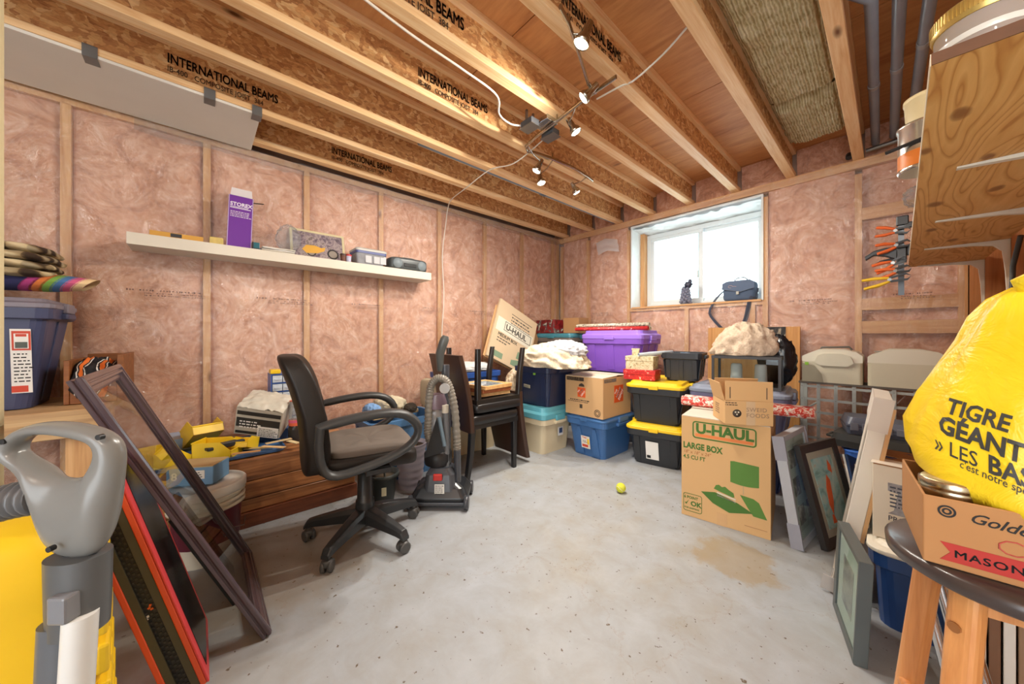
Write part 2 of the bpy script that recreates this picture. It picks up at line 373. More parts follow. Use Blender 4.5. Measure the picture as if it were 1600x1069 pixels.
# loose crumpled fold of film along the top
b = B()
b.grid(lambda u, v: (XL+.012+.035*v*(1+.7*fbm((u*30, v*2, 1))), -.3+4.1*u, 2.452-.10*v+.02*fbm((u*14, v, 9))), 130, 6)
b.obj('film_fold', CLEAR, wl)
STAMP = M((120, 92, 84), .8)
def stamp(y0, z0, w, seed, ax):
    """illegible stamp printed on the film: rows of broken strokes"""
    r = random.Random(seed); b = B()
    for row, (h, off) in enumerate(((.012, .03), (.007, .012), (.007, -.002))):
        a = 0. if row == 0 else w*.2
        while a < w*(1 if row else .9):
            q = r.uniform(.004, .012)
            if r.random() < .82:
                c = (XL+.028, y0+a, z0+off) if ax == 'x' else (y0+a, YB-.028, z0+off)
                b.box(c, (.0005, q*.7, h*r.uniform(.5, 1)) if ax == 'x' else (q*.7, .0005, h*r.uniform(.5, 1)))
            a += q+r.choice((.002, .002, .008))
    return b
for y0, z0, w in ((-.33, 1.33, .38), (.32, 1.325, .36), (.98, 1.32, .32), (1.68, 1.325, .2), (2.25, 1.32, .3), (3.0, 1.32, .3)):
    o = stamp(y0, z0, w, int(y0*100)+900, 'x').obj('stamp_print', STAMP, wl); o['kind'] = 'stuff'
b = B(); b.tube([(XL+.03, .25, 2.03), (XL+.03, .28, 2.05), (XL+.03, .32, 2.055), (XL+.03, .36, 2.06)], .009, 6, flat=.3); b.obj('scribble', BLACKINK, wl)
# back wall with the window opening --------------------------------
WX0, WX1, WZ0, WZ1 = -2.065, -.791, 1.40, 2.352
b = B()
for q in ((-3.5, WX0-.02, 0, ZT), (WX1+.02, 2.2, 0, ZT), (WX0-.02, WX1+.02, 0, WZ0-.03), (WX0-.02, WX1+.02, WZ1+.02, ZT)):
    b.bb(q[0], q[1], 3.92, 4.3, q[2], q[3])
wb = struct(b.obj('wall_back', M((150, 120, 104), .9)))
for x, z0, z1 in ((-3.15, .04, 2.34), (-2.70, .04, 2.34), (-2.115, .04, 2.34), (-1.45, .04, 1.36), (-.862, .04, 1.36), (-.765, .04, 2.34), (-.165, .04, 2.34), (.335, .04, 2.34)):
    b = B(); b.bb(x-.02, x+.02, YB, YB+.1, z0, z1); b.obj('stud', STUDZ, wb)
b = B(); b.bb(-3.2, .46, YB-.001, YB+.1, 0, .04); b.obj('bottom_plate', STUDX, wb)
b = B(); b.bb(-3.2, .46, YB-.001, YB+.1, 2.385, 2.453); b.obj('top_plate', STUDX, wb)
b = B(); b.bb(-2.13, -.75, YB-.002, YB+.1, 1.36, 1.40); b.obj('sill_plate', STUDX, wb)
for z0, z1 in ((1.975, 2.065), (1.27, 1.36), (1.09, 1.185)):
    b = B(); b.bb(-.145, .315, YB+.004, YB+.042, z0, z1); b.obj('blocking', STUDX, wb)
def batt_y(x0, x1, z0, z1, sd):
    b = B()
    def fn(u, v):
        e = min(u, 1-u)*(x1-x0); k = min(1, e/.05)**.5*min(1, min(v, 1-v)*(z1-z0)/.05+.3)
        return (x0+(x1-x0)*u, YB+.034-.024*k-.02*fbm((u*3+sd, v*11, sd))*k, z0+(z1-z0)*v)
    return b.grid(fn, 18, 70)
for x0, x1, z0, z1 in ((-3.13, -2.72, .04, 2.385), (-2.68, -2.135, .04, 2.385), (-2.095, -1.47, .04, 1.36), (-1.43, -.882, .04, 1.36), (-.842, -.785, .04, 1.36), (-.745, -.185, .04, 2.385)):
    batt_y(x0, x1, z0, z1, x0*5).obj('insulation_batt', INSUL, wb)
b = B(); b.grid(lambda u, v: (-.145+.46*u, YB+.06-.015*fbm((u*3, v*11, 2)), .04+2.345*v), 18, 70); b.obj('insulation_batt', INSUL, wb)
b = B()
def fb(u, v, x0, x1, z0, z1):
    x = x0+(x1-x0)*u; z = z0+(z1-z0)*v
    return (x, YB-.006-.014*(.6+.9*fbm((x*2.2, z*1.6, 8))), z)
for q in ((-3.19, WX0-.03, .02, 2.44, 24, 50), (WX1+.03, .34, .02, 2.44, 28, 50), (WX0-.03, WX1+.03, .02, WZ0-.01, 30, 30), (WX0-.03, WX1+.03, WZ1+.01, 2.44, 30, 3)):
    b.grid(lambda u, v: fb(u, v, *q[:4]), q[4], q[5])
b.obj('vapour_barrier', POLY, wb)
for x0, z0, w in ((-.58, 1.34, .3), (.02, 1.345, .2), (-1.3, 1.30, .3), (-2.6, 1.33, .26)):
    o = stamp(x0, z0, w, int(x0*100)+500, 'y').obj('stamp_print', STAMP, wb); o['kind'] = 'stuff'
# window ----------------------------------------------------------
FILM = M((226, 232, 232), .35, var=.12, vs=14, bump=.5, bs=14)
VINYL = M((222, 232, 236), .4, var=.03)
b = B(); t = .012
b.bb(WX0-.015, WX0, YB-.01, 4.14, WZ0, WZ1); b.bb(WX1, WX1+.015, YB-.01, 4.14, WZ0, WZ1)
b.bb(WX0-.015, WX1+.015, YB-.01, 4.14, WZ1, WZ1+.018)
win = struct(b.obj('window_1', FILM))
b = B(); b.bb(WX0, WX1, YB-.02, 4.14, WZ0-.01, WZ0+.008); b.obj('window_sill', STUDX, win)
b = B(); b.grid(lambda u, v: (WX0+(WX1-WX0)*u, YB+.02+.28*v, WZ1-.012-.03*abs(fbm((u*9, v*3, 4)))-.03*v), 60, 10); b.obj('film_wrap', FILM, win)
b = B(); b.bb(WX0, WX0+.05, 4.02, 4.14, WZ0, WZ1); b.obj('jamb_board', STUDZ, win)
Y0, Y1 = 4.09, 4.16; fx0, fx1, fz0, fz1 = WX0+.05, WX1-.004, WZ0+.008, WZ1-.05
b = B(); f = .05
for q in ((fx0, fx0+f, fz0+f, fz1-f), (fx1-f, fx1, fz0+f, fz1-f), (fx0, fx1, fz0, fz0+f), (fx0, fx1, fz1-f, fz1)): b.bb(q[0], q[1], Y0, Y1, q[2], q[3])
b.obj('window_frame', VINYL, win, .004)
xm = (fx0+fx1)/2-.005
for k, (x0, x1) in enumerate(((fx0+.045, xm+.03), (xm-.03, fx1-.045))):
    y0 = Y0+.012-.03*(1-k) if k == 0 else Y0+.03
    b = B(); f = .042; z0, z1 = fz0+.045, fz1-.045; y0 = Y0+.005+.028*k
    for q in ((x0, x0+f, z0+f, z1-f), (x1-f, x1, z0+f, z1-f), (x0, x1, z0, z0+f), (x0, x1, z1-f, z1)): b.bb(q[0], q[1], y0, y0+.025, q[2], q[3])
    sa = b.obj('window_sash', VINYL, win, .003)
    b = B(); b.bb(x0+f-.004, x1-f+.004, y0+.01, y0+.014, z0+f-.004, z1-f+.004); b.obj('pane', GLASS, sa)
b = B(); b.bb(xm-.028, xm-.018, Y0-.012, Y0+.006, 1.72, 1.80); b.obj('sash_latch', WHITE, win, .002)
# right wall: open framing -----------------------------------------
b = B(); b.bb(.47, .6, 1.2, 3.92, 0, ZT); wr = struct(b.obj('wall_right', wood('fir_panel', (150, 92, 50), (176, 112, 64), (190, 128, 78), 2, .8)))
FIR = wood('fir_framing', (158, 98, 54), (186, 122, 70), (202, 140, 86), 2, 1.1, knots=True)
for y in (1.43, 2.04, 2.65, 3.27, 3.80):
    b = B(); b.bb(XR, .47, y-.02, y+.02, .04, 2.41); b.obj('stud', FIR, wr)
b = B(); b.bb(XR, .47, 1.2, 3.819, 2.41, 2.452); b.obj('top_plate', STUDX, wr)
b = B(); b.bb(XR, .47, 1.2, 3.819, 0, .04); b.obj('bottom_plate', STUDX, wr)
b = B(); b.bb(XR+.002, .47, 2.67, 3.25, .7, .79); b.obj('blocking', FIR, wr)
# far side of the room, behind the camera: a wall with an open doorway at its right
b = B(); b.bb(-3.5, -.3, -2.72, -2.60, 0, ZT); struct(b.obj('wall_near', M((200, 190, 172), .9)))
b = B(); b.bb(2.2, 2.3, -2.72, 1.3, 0, ZT); b.bb(.61, 2.2, 1.2, 1.3, 0, ZT); struct(b.obj('wall_side', M((200, 190, 172), .9)))  # unseen side wall, added to narrow the opening that lets outside light in
# door post at the left edge of the view
JAMBM = M((214, 200, 160), .8, var=.06, vs=30, bump=.6, bs=160)
b = B(); b.bb(-1.62, -1.46, -.58, -.392, 0, ZB-.005); struct(b.obj('trim_1', JAMBM))
# ---------------------------------------------------------------- ceiling fixtures
b = B(); b.bb(-3.165, -2.63, -1.5, .283, 2.436, 2.452)
pnl = tag(b.obj('ceiling_panel', M((232, 228, 218), .6, var=.04), bevel=.002), 'long grey white board taped flat under the leftmost joists', 'panel')
TAPE = M((120, 122, 122), .35, .3)
for y in (-.42, .02, .24):
    b = B(); b.bb(-2.70, -2.628, y, y+.05, 2.432, 2.4345); b.bb(-2.628, -2.626, y, y+.05, 2.4345, 2.49); b.obj('duct_tape', TAPE, pnl)
# thin grey conduit
b = B(); b.tube([(-2.34, 1.2, 2.50), (-2.34, 2.3, 2.50), (-2.33, 3.84, 2.50)], .021, 10)
cnd = tag(b.obj('conduit', M((132, 148, 166), .3)), 'blue grey plastic conduit running along a joist above the left wall', 'pipe')
b = B(); b.lathe([(.026, -.03), (.026, .03)], 12, (-2.34, 2.55, 2.50), axis='y'); b.obj('coupling', M((110, 124, 140), .35), cnd)
CABLE = M((226, 220, 208), .45)
b = B(); b.tube(smooth_path([(-1.43, .40, 2.447), (-1.47, .71, 2.447), (-1.48, 1.0, 2.443), (-1.505, 1.25, 2.44), (-1.61, 1.36, 2.43), (-1.63, 1.47, 2.425), (-1.60, 1.55, 2.43)], 8), .006, 6)
tag(b.obj('power_cable', CABLE), 'white power cable along the joist to the junction box', 'cable')
b = B(); b.tube(smooth_path([(-1.60, 1.76, 2.43), (-1.95, 1.80, 2.405), (-2.23, 1.78, 2.445), (-2.6, 1.80, 2.42), (-2.94, 1.86, 2.43), (-3.12, 1.93, 2.41), (-3.155, 1.93, 2.28), (-3.155, 1.885, 1.91), (-3.15, 1.90, 1.5), (-3.155, 1.88, 1.1), (-3.15, 1.86, .6)], 8), .0048, 6)
tag(b.obj('power_cable', CABLE), 'thin white cable from the junction box hanging down the left wall', 'cable')
b = B(); b.tube(smooth_path([(-1.14, 1.70, 2.44), (-.998, 1.72, 2.449), (-.94, 1.76, 2.47), (-.77, 1.74, 2.5), (-.63, 1.67, 2.50)], 8), .005, 6)
tag(b.obj('power_cable', CABLE), 'short white cable crossing the joists right of the track light', 'cable')
# track light
tl = thing('track_light', 'brushed steel six lamp track light winding under the joists', 'light', (0, 0, 0))
NICK = M((178, 172, 160), .22, 1.)
zr = 2.415
main = [(-.955, 1.60, zr), (-1.18, 1.62, zr), (-1.40, 1.655, zr), (-1.60, 1.68, zr), (-1.74, 1.715, zr), (-1.775, 1.77, zr), (-1.75, 1.83, zr), (-1.72, 1.98, zr), (-1.70, 2.2, zr), (-1.715, 2.42, zr), (-1.73, 2.52, zr)]
b = B(); b.tube(main, .008, 8, flat=1.6); b.obj('rail', NICK, tl)
b = B(); b.tube([(-.905, 1.09, zr), (-.93, 1.18, zr), (-1.01, 1.37, zr), (-1.08, 1.53, zr), (-1.09, 1.62, zr)], .008, 8, flat=1.6); b.obj('rail', NICK, tl)
b = B(); b.bb(-1.55, -1.43, 1.60, 1.70, 2.425, 2.455); b.obj('canopy', CHROME, tl, .004)
for p in ((-.93, 1.18), (-1.40, 1.655), (-1.72, 1.98)):
    b = B(); b.tube([(p[0], p[1], zr), (p[0], p[1], 2.456)], .005, 6); b.obj('standoff', NICK, tl)
BULB = M((255, 246, 224), .4, emit=14.)
for (x, y, z, mx, my, ax, ay, az) in ((-.915, 1.246, 2.36, -.95, 1.23, -1.7, .7, .2), (-1.116, 1.54, 2.36, -1.075, 1.535, -2.6, .6, .9), (-1.334, 1.76, 2.36, -1.24, 1.63, -.5, 2.6, .4), (-1.85, 1.94, 2.355, -1.73, 1.73, -2.6, 1.2, .3), (-1.968, 2.125, 2.355, -1.735, 2.0, -1.4, 2.2, 0.), (-1.887, 2.50, 2.355, -1.715, 2.42, -1.3, 3.3, .5)):
    d = (Vector((ax, ay, az))-Vector((x, y, z))).normalized(); p = Vector((x, y, z))
    R = d.to_track_quat('Z', 'Y').to_matrix().to_4x4()
    b = B(); b.T = Matrix.Translation(p) @ R
    b.lathe([(.016, -.095), (.019, -.06), (.019, -.04), (.033, -.016), (.036, .005), (.0345, .005), (.031, -.01)], 20, caps=(True, False))
    hd = b.obj('lamp_head', NICK, tl)
    b = B(); q = p-d*.08; b.tube([tuple(q), (mx*.6+q.x*.4, my*.6+q.y*.4, zr-.01), (mx, my, zr)], .005, 6); b.obj('lamp_stem', NICK, hd)
    b = B(); b.T = Matrix.Translation(p) @ R; b.lathe([(.0335, -.006), (.028, .005), (.0, .009)], 18, caps=(True, False)); b.obj('bulb', BULB, hd)
    ld = bpy.data.lights.new('spot', 'SPOT'); ld.energy = LAMP_W; ld.color = (1, .93, .82); ld.spot_size = 165*D2R; ld.spot_blend = .9; ld.shadow_soft_size = .022
    lo = bpy.data.objects.new('lamp_light', ld); COL.objects.link(lo); lo.location = p+d*.02; lo.rotation_euler = (-d).to_track_quat('Z', 'Y').to_euler()
# unseen bulb and holder behind the camera, added as fill for the near left
t = thing('fill_bulb', 'added fill bulb in a white holder, unseen behind the camera', 'light', (.48, -.95, 0))
b = B(); b.lathe([(.055, 2.454), (.055, 2.44), (.03, 2.42), (.022, 2.395)], 20); b.obj('holder', WHITE, t)
b = B(); b.lathe([(.014, 2.394), (.02, 2.375), (.03, 2.345), (.026, 2.322), (.0, 2.312)], 16); b.obj('bulb', BULB, t)
ld = bpy.data.lights.new('bulb', 'POINT'); ld.energy = 34; ld.color = (1, .94, .84); ld.shadow_soft_size = .05
lo = bpy.data.objects.new('fill_light', ld); COL.objects.link(lo); lo.location = (.48, -.95, 2.26)
# junction boxes
for x, y, lb in ((-1.545, 1.56, 'left silver junction box plate beside the track light rail'), (-1.53, 1.74, 'right silver junction box plate behind the track light rail')):
    b = B(); b.bb(x-.05, x+.05, y-.035, y+.035, 2.40, 2.44); o = tag(b.obj('junction_box', M((70, 72, 76), .5), bevel=.004), lb, 'junction box')
    b = B(); b.bb(x-.055, x+.055, y-.04, y+.04, 2.394, 2.3995); b.obj('cover_plate', STEEL, o)
    for s in (-1, 1):
        b = B(); b.bb(x-.006, x+.006, y+s*.03-.006, y+s*.03+.006, 2.44, 2.5); b.obj('bracket', STEEL, o)
# rock wool between two joists
def rockmat():
    t = NT('rock_wool'); v = t.coord(); wv = t.n('ShaderNodeTexWave', wave_type='BANDS', bands_direction='X'); wv.inputs['Scale'].default_value = 22; wv.inputs['Distortion'].default_value = 3.5; wv.inputs['Detail'].default_value = 3
    t.L(v, wv.inputs['Vector']); n = t.noise(v, 20, 5, .65)
    c = t.mix(.5, t.ramp(wv.outputs['Fac'], [(.2, (150, 132, 82)), (.6, (208, 200, 160)), (1., (232, 226, 194))]), t.ramp(n, [(.3, (140, 120, 72)), (.5, (204, 194, 152)), (.7, (238, 232, 206))]))
    t.col(c); t.set(Roughness=.95); t.bump(wv.outputs['Fac'], .5, .01); return t.m
RW = rockmat()
for k, (y0, y1, lb) in enumerate(((1.0, 2.86, 'long beige rock wool slab stuffed between joists above the window'), (2.88, 3.56, 'short rock wool slab between joists close to the back wall'))):
    b = B(); x0, x1 = -.545, -.2
    def fn(u, v):
        e = min(u, 1-u)*8; e = min(1, e); ey = min(1, min(v, 1-v)*(y1-y0)/.06)
        return (x0+(x1-x0)*u+.008*fbm((v*9, u, k)), y0+(y1-y0)*v, 2.585+.05*(1-e*ey)+.012*fbm((u*4, v*(y1-y0)*6, k*5))+.004*math.sin(u*90))
    b.grid(fn, 60, 60); b.grid(lambda u, v: (x0+.01+(x1-x0-.02)*u, y0+.02+(y1-y0-.04)*(1-v), 2.698), 2, 2)
    tag(b.obj('rock_wool_slab', RW), lb, 'insulation')
# drain pipes
PIPE = M((128, 136, 148), .3, var=.25)
for x0, y0, x1, y1, yc, lb in ((-.055, 2.18, -.072, 3.84, 2.95, 'leftmost dark grey drain pipe with an elbow, between the right joists'), (.035, 1.3, .022, 3.8, 2.85, 'middle dark grey drain pipe of the three by the right shelf'), (.135, 1.3, .10, 3.8, 2.7, 'rightmost dark grey drain pipe, partly behind the right shelf')):
    b = B(); z = 2.55
    pth = [(x0, y0, z), (x1, y1, z)]
    if yc == 2.95: pth = [(-.118, 2.12, z+.035), (-.075, 2.16, z+.01)]+pth
    b.tube(pth, .0235, 14); p = tag(b.obj('drain_pipe', PIPE), lb, 'pipe')
    b = B(); a = (yc-y0)/(y1-y0); b.lathe([(.026, -.018), (.026, .018)], 16, (x0+(x1-x0)*a, yc, z), axis='y'); b.obj('strap', M((150, 152, 156), .4), p)
b = B(); b.tube([(-.12, 3.79, 2.492), (.2, 3.74, 2.498)], .016, 10); p = tag(b.obj('drain_pipe', STEEL), 'short horizontal metal pipe crossing under the drain pipes at the back', 'pipe')
b = B(); b.tube([(-.215, 3.845, 2.50), (-.215, 3.80, 2.50), (-.215, 3.78, 2.47)], .02, 10); tag(b.obj('pipe_elbow', BLACKP), 'small black pipe elbow poking out below the rock wool', 'pipe')
# loose flaps of film near the corner
b = B(); b.grid(lambda u, v: (-2.53+.3*u+.06*v, 3.76-.05*v+.02*fbm((u*3, v*3, 1)), 2.29-.17*v-.08*abs(u-.45)), 10, 8)
tag(b.obj('film_scrap', glass_mat('milky_film', (240, 242, 244), .1, .15, .4)), 'loose scrap of clear film hanging at the back corner', 'film')
# ---------------------------------------------------------------- generators
def tote(name, label, cat, loc, rz, w, d, h, body, lid=None, taper=.86, ribs=3, lidh=.05, group=None, wall_open=False, dome=0., rim=.02, handle=True):
    """storage bin: tapered body with ribs, rim, handles and (if any) a lid; w along x, d along y, front looks to -Y"""
    t = thing(name, label, cat, loc, rz, group=group); hb = h-(lidh if lid else 0)
    b = B(); rings = []; n = 8
    for k in range(n+1):
        s = k/n; q = taper+(1-taper)*s; rings.append(rr(w*q-rim*2, d*q-rim*2, .045, hb*s, 4))
    if lid: b.loft(rings, smooth=False)
    else:
        inner = [[(p[0]*.975, p[1]*.97, max(p[2], .006)) for p in r] for r in rings[::-1]]
        b.loft(rings+inner, (True, True))
    b.obj('body', body, t, .004)
    b = B(); b.loft([rr(w-rim*1.2, d-rim*1.2, .05, hb-.055), rr(w-rim*.6, d-rim*.6, .05, hb-.05), rr(w-rim*.4, d-rim*.4, .05, hb-.003), rr(w-rim*1.9, d-rim*1.9, .045, hb-.003), rr(w-rim*2.1, d-rim*2.1, .045, hb-.055)], (False, False))
    b.obj('rim', body, t)
    if ribs:
        for sd in (-1, 1):
            for k in range(ribs):
                x = (k-(ribs-1)/2)*w*.62/max(1, ribs-1) if ribs > 1 else 0
                q0, q1 = taper, 1-.13*(1-taper)
                for s2 in (0, 1):
                    wd = w if s2 == 0 else d; dd = d if s2 == 0 else w; xx = x*(1 if s2 == 0 else d/w)
                    b = B(); b.T = Matrix.Rotation((s2*90)*D2R, 4, 'Z')
                    rw = wd*.055
                    ps = [(xx-rw, dd*q0/2-rim), (xx+rw, dd*q0/2-rim), (xx+rw, dd*q0/2-rim+.009), (xx-rw, dd*q0/2-rim+.009)]
                    pt = [(xx-rw, (dd*q1/2-rim)), (xx+rw, (dd*q1/2-rim)), (xx+rw, (dd*q1/2-rim)+.009), (xx-rw, (dd*q1/2-rim)+.009)]
                    b.loft([[(p[0], sd*p[1]-sd*.002, .02) for p in ps], [(p[0], sd*p[1]-sd*.002, hb-.06) for p in pt]]); b.obj('rib', body, t, .003)
    if handle:
        for sd in (-1, 1):
            b = B(); b.box((sd*(w/2-rim*.2+.006), 0, hb-.035), (.03, d*.34, .03)); b.obj('handle', body, t, .008)
    if lid:
        b = B(); b.loft([rr(w-.012, d-.012, .05, hb-.004), rr(w, d, .05, hb), rr(w, d, .05, hb+lidh*.45), rr(w-.03, d-.03, .05, hb+lidh*.6), rr(w-.05, d-.05, .05, hb+lidh*.6), rr(w-.065, d-.065, .05, hb+lidh), rr(w-.2, d-.16, .05, hb+lidh+dome), rr(w-.22, d-.18, .05, hb+lidh-.008+dome)])
        b.obj('lid', lid, t, .003)
        for sd in (-1, 1):
            b = B(); b.box((sd*(w/2+.004), 0, hb+.006), (.022, d*.26, .05)); b.obj('lid_clip', lid, t, .006)
            b = B(); b.box((0, sd*(d/2+.002), hb+.006), (w*.16, .014, .035)); b.obj('lid_clip', lid, t, .006)
    return t
def decal(parent, name, mat, x, y, z, w, h, tilt=0., rz=0, th=.0016, ry=0):
    """thin printed sticker standing on a -Y face of its thing"""
    b = B(); b.box((0, 0, 0), (w, th, h)); o = b.obj(name, mat, parent); o.location = (x, y, z); o.rotation_euler = (tilt*D2R, ry*D2R, rz*D2R); return o
def lines(parent, x, y, z, w, n, gap, hh, mat, seed=1, tilt=0., name='fine_print', rz=0):
    """rows of print too small to read"""
    r = random.Random(seed); b = B()
    for k in range(n):
        a = -w/2; e = w/2*r.uniform(.3, 1)
        while a < e:
            q = r.uniform(.5, 2.2)*hh; b.box((a+q/2, 0, -k*gap), (q, .0006, hh*.7)); a += q+hh*.5
    o = b.obj(name, mat, parent); o.location = (x, y, z); o.rotation_euler = (tilt*D2R, 0, rz*D2R); o['kind'] = 'stuff'; return o
def carton(name, label, loc, rz, w, d, h, mat, rx=0, ry=0, flaps=(0, 0, 0, 0), th=.004, closed=True, group=None, cat='box', topmat=None):
    """corrugated box; flaps = opening angle of front, back, left, right flap (0 = shut)"""
    t = thing(name, label, cat, loc, rz, rx, ry, group=group)
    b = B(); b.bb(-w/2, w/2, -d/2, -d/2+th, 0, h); b.bb(-w/2, w/2, d/2-th, d/2, 0, h); b.bb(-w/2, -w/2+th, -d/2+th, d/2-th, 0, h); b.bb(w/2-th, w/2, -d/2+th, d/2-th, 0, h); b.bb(-w/2+th, w/2-th, -d/2+th, d/2-th, 0, th)
    b.obj('carton_body', mat, t, .0015, seg=1)
    tm = topmat or mat
    for k, a in enumerate(flaps):
        if a is None: continue
        fw = w-.004 if k < 2 else d-.012; fl = d/2-.001 if k < 2 else min(w/2, d/2)-.003
        if a == 0 and k >= 2: continue
        b = B(); b.box((0, fl/2, 0), (fw, fl, th)); o = b.obj('flap', tm, t)
        zz = h-th/2+.0035 if k < 2 else h-.004
        o.location = ((0, -d/2, zz), (0, d/2, zz), (-w/2, 0, zz), (w/2, 0, zz))[k]
        o.rotation_euler = Euler((a*D2R, 0, (0, 180, -90, 90)[k]*D2R)); 
    return t
def frame(label, loc, w, h, dep, mw, mould, name='picture_frame', mat=None, art=None, artw=None, arth=None, rz=0, rx=0, ry=0, group=None, glass=True, back=None, steps=1, cat='frame'):
    """picture frame: x wide, z tall, looks to -Y; origin at its bottom centre on the back"""
    t = thing(name, label, cat, loc, rz, rx, ry, group=group)
    b = B()
    prof = [(0, 0), (0, -dep*.3), (.005, -dep*.36), (.005, -dep*.5), (0, -dep*.56), (0, -dep*.86), (mw*.1, -dep), (mw*.28, -dep), (mw*.33, -dep*.82), (mw*.4, -dep*.82), (mw*.46, -dep*.95), (mw*.6, -dep*.9), (mw*.66, -dep*.6), (mw*.85, -dep*.62), (mw, -dep*.45), (mw, 0)] if steps > 1 else [(0, 0), (0, -dep), (mw, -dep*.92), (mw, 0)]
    cs = [(-w/2, 0, 1, 1), (w/2, 0, -1, 1), (w/2, h, -1, -1), (-w/2, h, 1, -1)]
    rings = [[(cx+sx*p[0], p[1], cz+sz*p[0]) for p in prof] for cx, cz, sx, sz in cs]
    b.loft(rings+[rings[0]], (False, False)); b.obj('moulding', mould, t, .0015, seg=1)
    if mat is not None:
        b = B(); b.bb(-w/2+mw*.6, w/2-mw*.6, -dep*.74, -dep*.6, mw*.6, h-mw*.6); b.obj('mat_board', mat, t)
    if art is not None:
        aw, ah = artw or w-2*mw, arth or h-2*mw
        b = B(); b.bb(-aw/2, aw/2, -dep*.74-.0015, -dep*.74-.0002, h/2-ah/2, h/2+ah/2); b.obj('print', art, t)
    if glass:
        b = B(); b.bb(-w/2+mw*.8, w/2-mw*.8, -dep*.84, -dep*.84+.002, mw*.8, h-mw*.8); b.obj('pane', GLASS, t)
    if back is not None:
        b = B(); b.bb(-w/2+.004, w/2-.004, -dep*.12, .0, .004, h-.004); b.obj('backing', back, t)
    return t
def artmat(name, stops, scale=6, dist=1.5, stretch=(1, 1, 1)):
    t = NT(name); c = t.ramp(t.noise(t.coord(stretch), scale, 5, .6, dist), stops); t.col(c); t.set(Roughness=.4); return t.m
# ---------------------------------------------------------------- bench along the left wall and what is on it
bn = thing('workbench', 'rough pale plank bench along the left wall under the tote', 'bench', (0, 0, 0))
for k in range(4):
    b = B(); x0 = -3.17+k*.148; b.bb(x0, x0+.145, -1.5, -.33, .688+.001*(k % 2), .724+.001*(k % 2)); b.obj('plank', PLANKY, bn, .003, seg=1)
b = B(); b.bb(-2.578, -2.54, -1.5, -.325, .60, .727); b.obj('fascia', PLANKY, bn, .003, seg=1)
for y in (-1.45, -.42):
    for x in (-3.13, -2.62):
        b = B(); b.bb(x-.04, x+.04, y-.04, y+.04, 0, .688); b.obj('leg', STUDZ, bn)
# big grey-blue tote on it
RTB = M((66, 72, 104), .38, var=.06)
tt = tote('storage_tote', 'grey blue tote with white shield sticker on the pale bench', 'tote', (-2.90, -.82, .728), 90, .62, .46, .52, RTB, M((128, 122, 134), .45), ribs=1, lidh=.045, taper=.8)

def sell(b, c, rx, ry, rz, e1=.35, e2=.35, nu=32, nv=18, fn=None):
    """cushion: rounded box surface"""
    P = lambda a, e: math.copysign(abs(a)**e, a)
    def f(u, v):
        th = 2*math.pi*u; ph = math.pi*(v-.5)
        p = (c[0]+rx*P(math.cos(ph), e1)*P(math.cos(th), e2), c[1]+ry*P(math.cos(ph), e1)*P(math.sin(th), e2), c[2]+rz*P(math.sin(ph), e1))
        return fn(p) if fn else p
    return b.grid(f, nu, nv)
RED = M((196, 52, 44), .45); ORANGE = M((226, 104, 40), .5); YEL = M((238, 196, 30), .4, var=.06); NAVY = M((34, 44, 82), .35, var=.06)
BLUE = M((62, 104, 158), .38, var=.06); TEAL = M((86, 158, 176), .4, var=.05); PURPLE = M((110, 58, 168), .35, var=.06)
face = lambda d, taper, hb, z: -(d*(taper+(1-taper)*z/hb)/2-.02)
def side_tilt(d, taper, hb): return math.degrees(math.atan(d*(1-taper)/2/hb))
ta = side_tilt(.46, .8, .475)
decal(tt, 'sticker', M((232, 230, 226), .4), .21, face(.46, .8, .475, .225)-.003, .225, .058, .30, ta)
SRED = M((206, 70, 44), .5)
decal(tt, 'shield_print', SRED, .212, face(.46, .8, .475, .32)-.004, .32, .052, .09, ta)
decal(tt, 'shield_print', M((236, 234, 230), .5), .212, face(.46, .8, .475, .318)-.005, .318, .04, .07, ta)
decal(tt, 'shield_print', M((86, 92, 86), .5), .212, face(.46, .8, .475, .30)-.0058, .30, .034, .028, ta)
decal(tt, 'shield_print', SRED, .212, face(.46, .8, .475, .345)-.0058, .345, .03, .012, ta)
decal(tt, 'shield_print', SRED, .204, face(.46, .8, .475, .095)-.004, .095, .046, .03, ta)
lines(tt, .212, face(.46, .8, .475, .25)-.0045, .258, .046, 9, .016, .008, BLACKINK, 4, ta)
# brown plaid blanket folded on the tote, and a striped one under it
def plaid():
    t = NT('plaid_fleece'); v = t.coord((1, 1, 1), (.3, .5, .2)); w = t.n('ShaderNodeTexWave', wave_type='BANDS', bands_direction='Y'); w.inputs['Scale'].default_value = 3.2; w.inputs['Distortion'].default_value = .6; t.L(v, w.inputs['Vector'])
    w2 = t.n('ShaderNodeTexWave', wave_type='BANDS', bands_direction='Z'); w2.inputs['Scale'].default_value = 5; w2.inputs['Distortion'].default_value = .8; t.L(v, w2.inputs['Vector'])
    c = t.mix(.5, t.ramp(w.outputs['Fac'], [(.2, (60, 44, 30)), (.45, (104, 84, 56)), (.55, (190, 166, 122)), (.9, (206, 186, 146))]), t.ramp(w2.outputs['Fac'], [(.3, (58, 42, 30)), (.6, (150, 122, 84)), (.9, (212, 196, 160))]))
    t.col(c); t.set(Roughness=.95); t.bump(t.noise(v, 200, 2), .3, .003); return t.m
bl = B(); bl.T = Matrix.Translation((-2.84, -.80, 1.348)); 
def fold(b, w, d, h, n, seed, am=.012):
    """folded cloth: n rolled layers, soft bulging front"""
    for k in range(n):
        z0 = -h/2+h*k/n; hh = h/n
        sell(b, (0, 0, z0+hh/2), w/2, d/2, hh/2*1.02, .5, .3, 40, 12, lambda p: (p[0]+am*1.6*fbm((p[1]*8, p[2]*14, seed+k)), p[1]+am*1.6*fbm((p[0]*8, p[2]*14, seed+3+k)), p[2]+am*fbm((p[0]*7, p[1]*7, seed))))
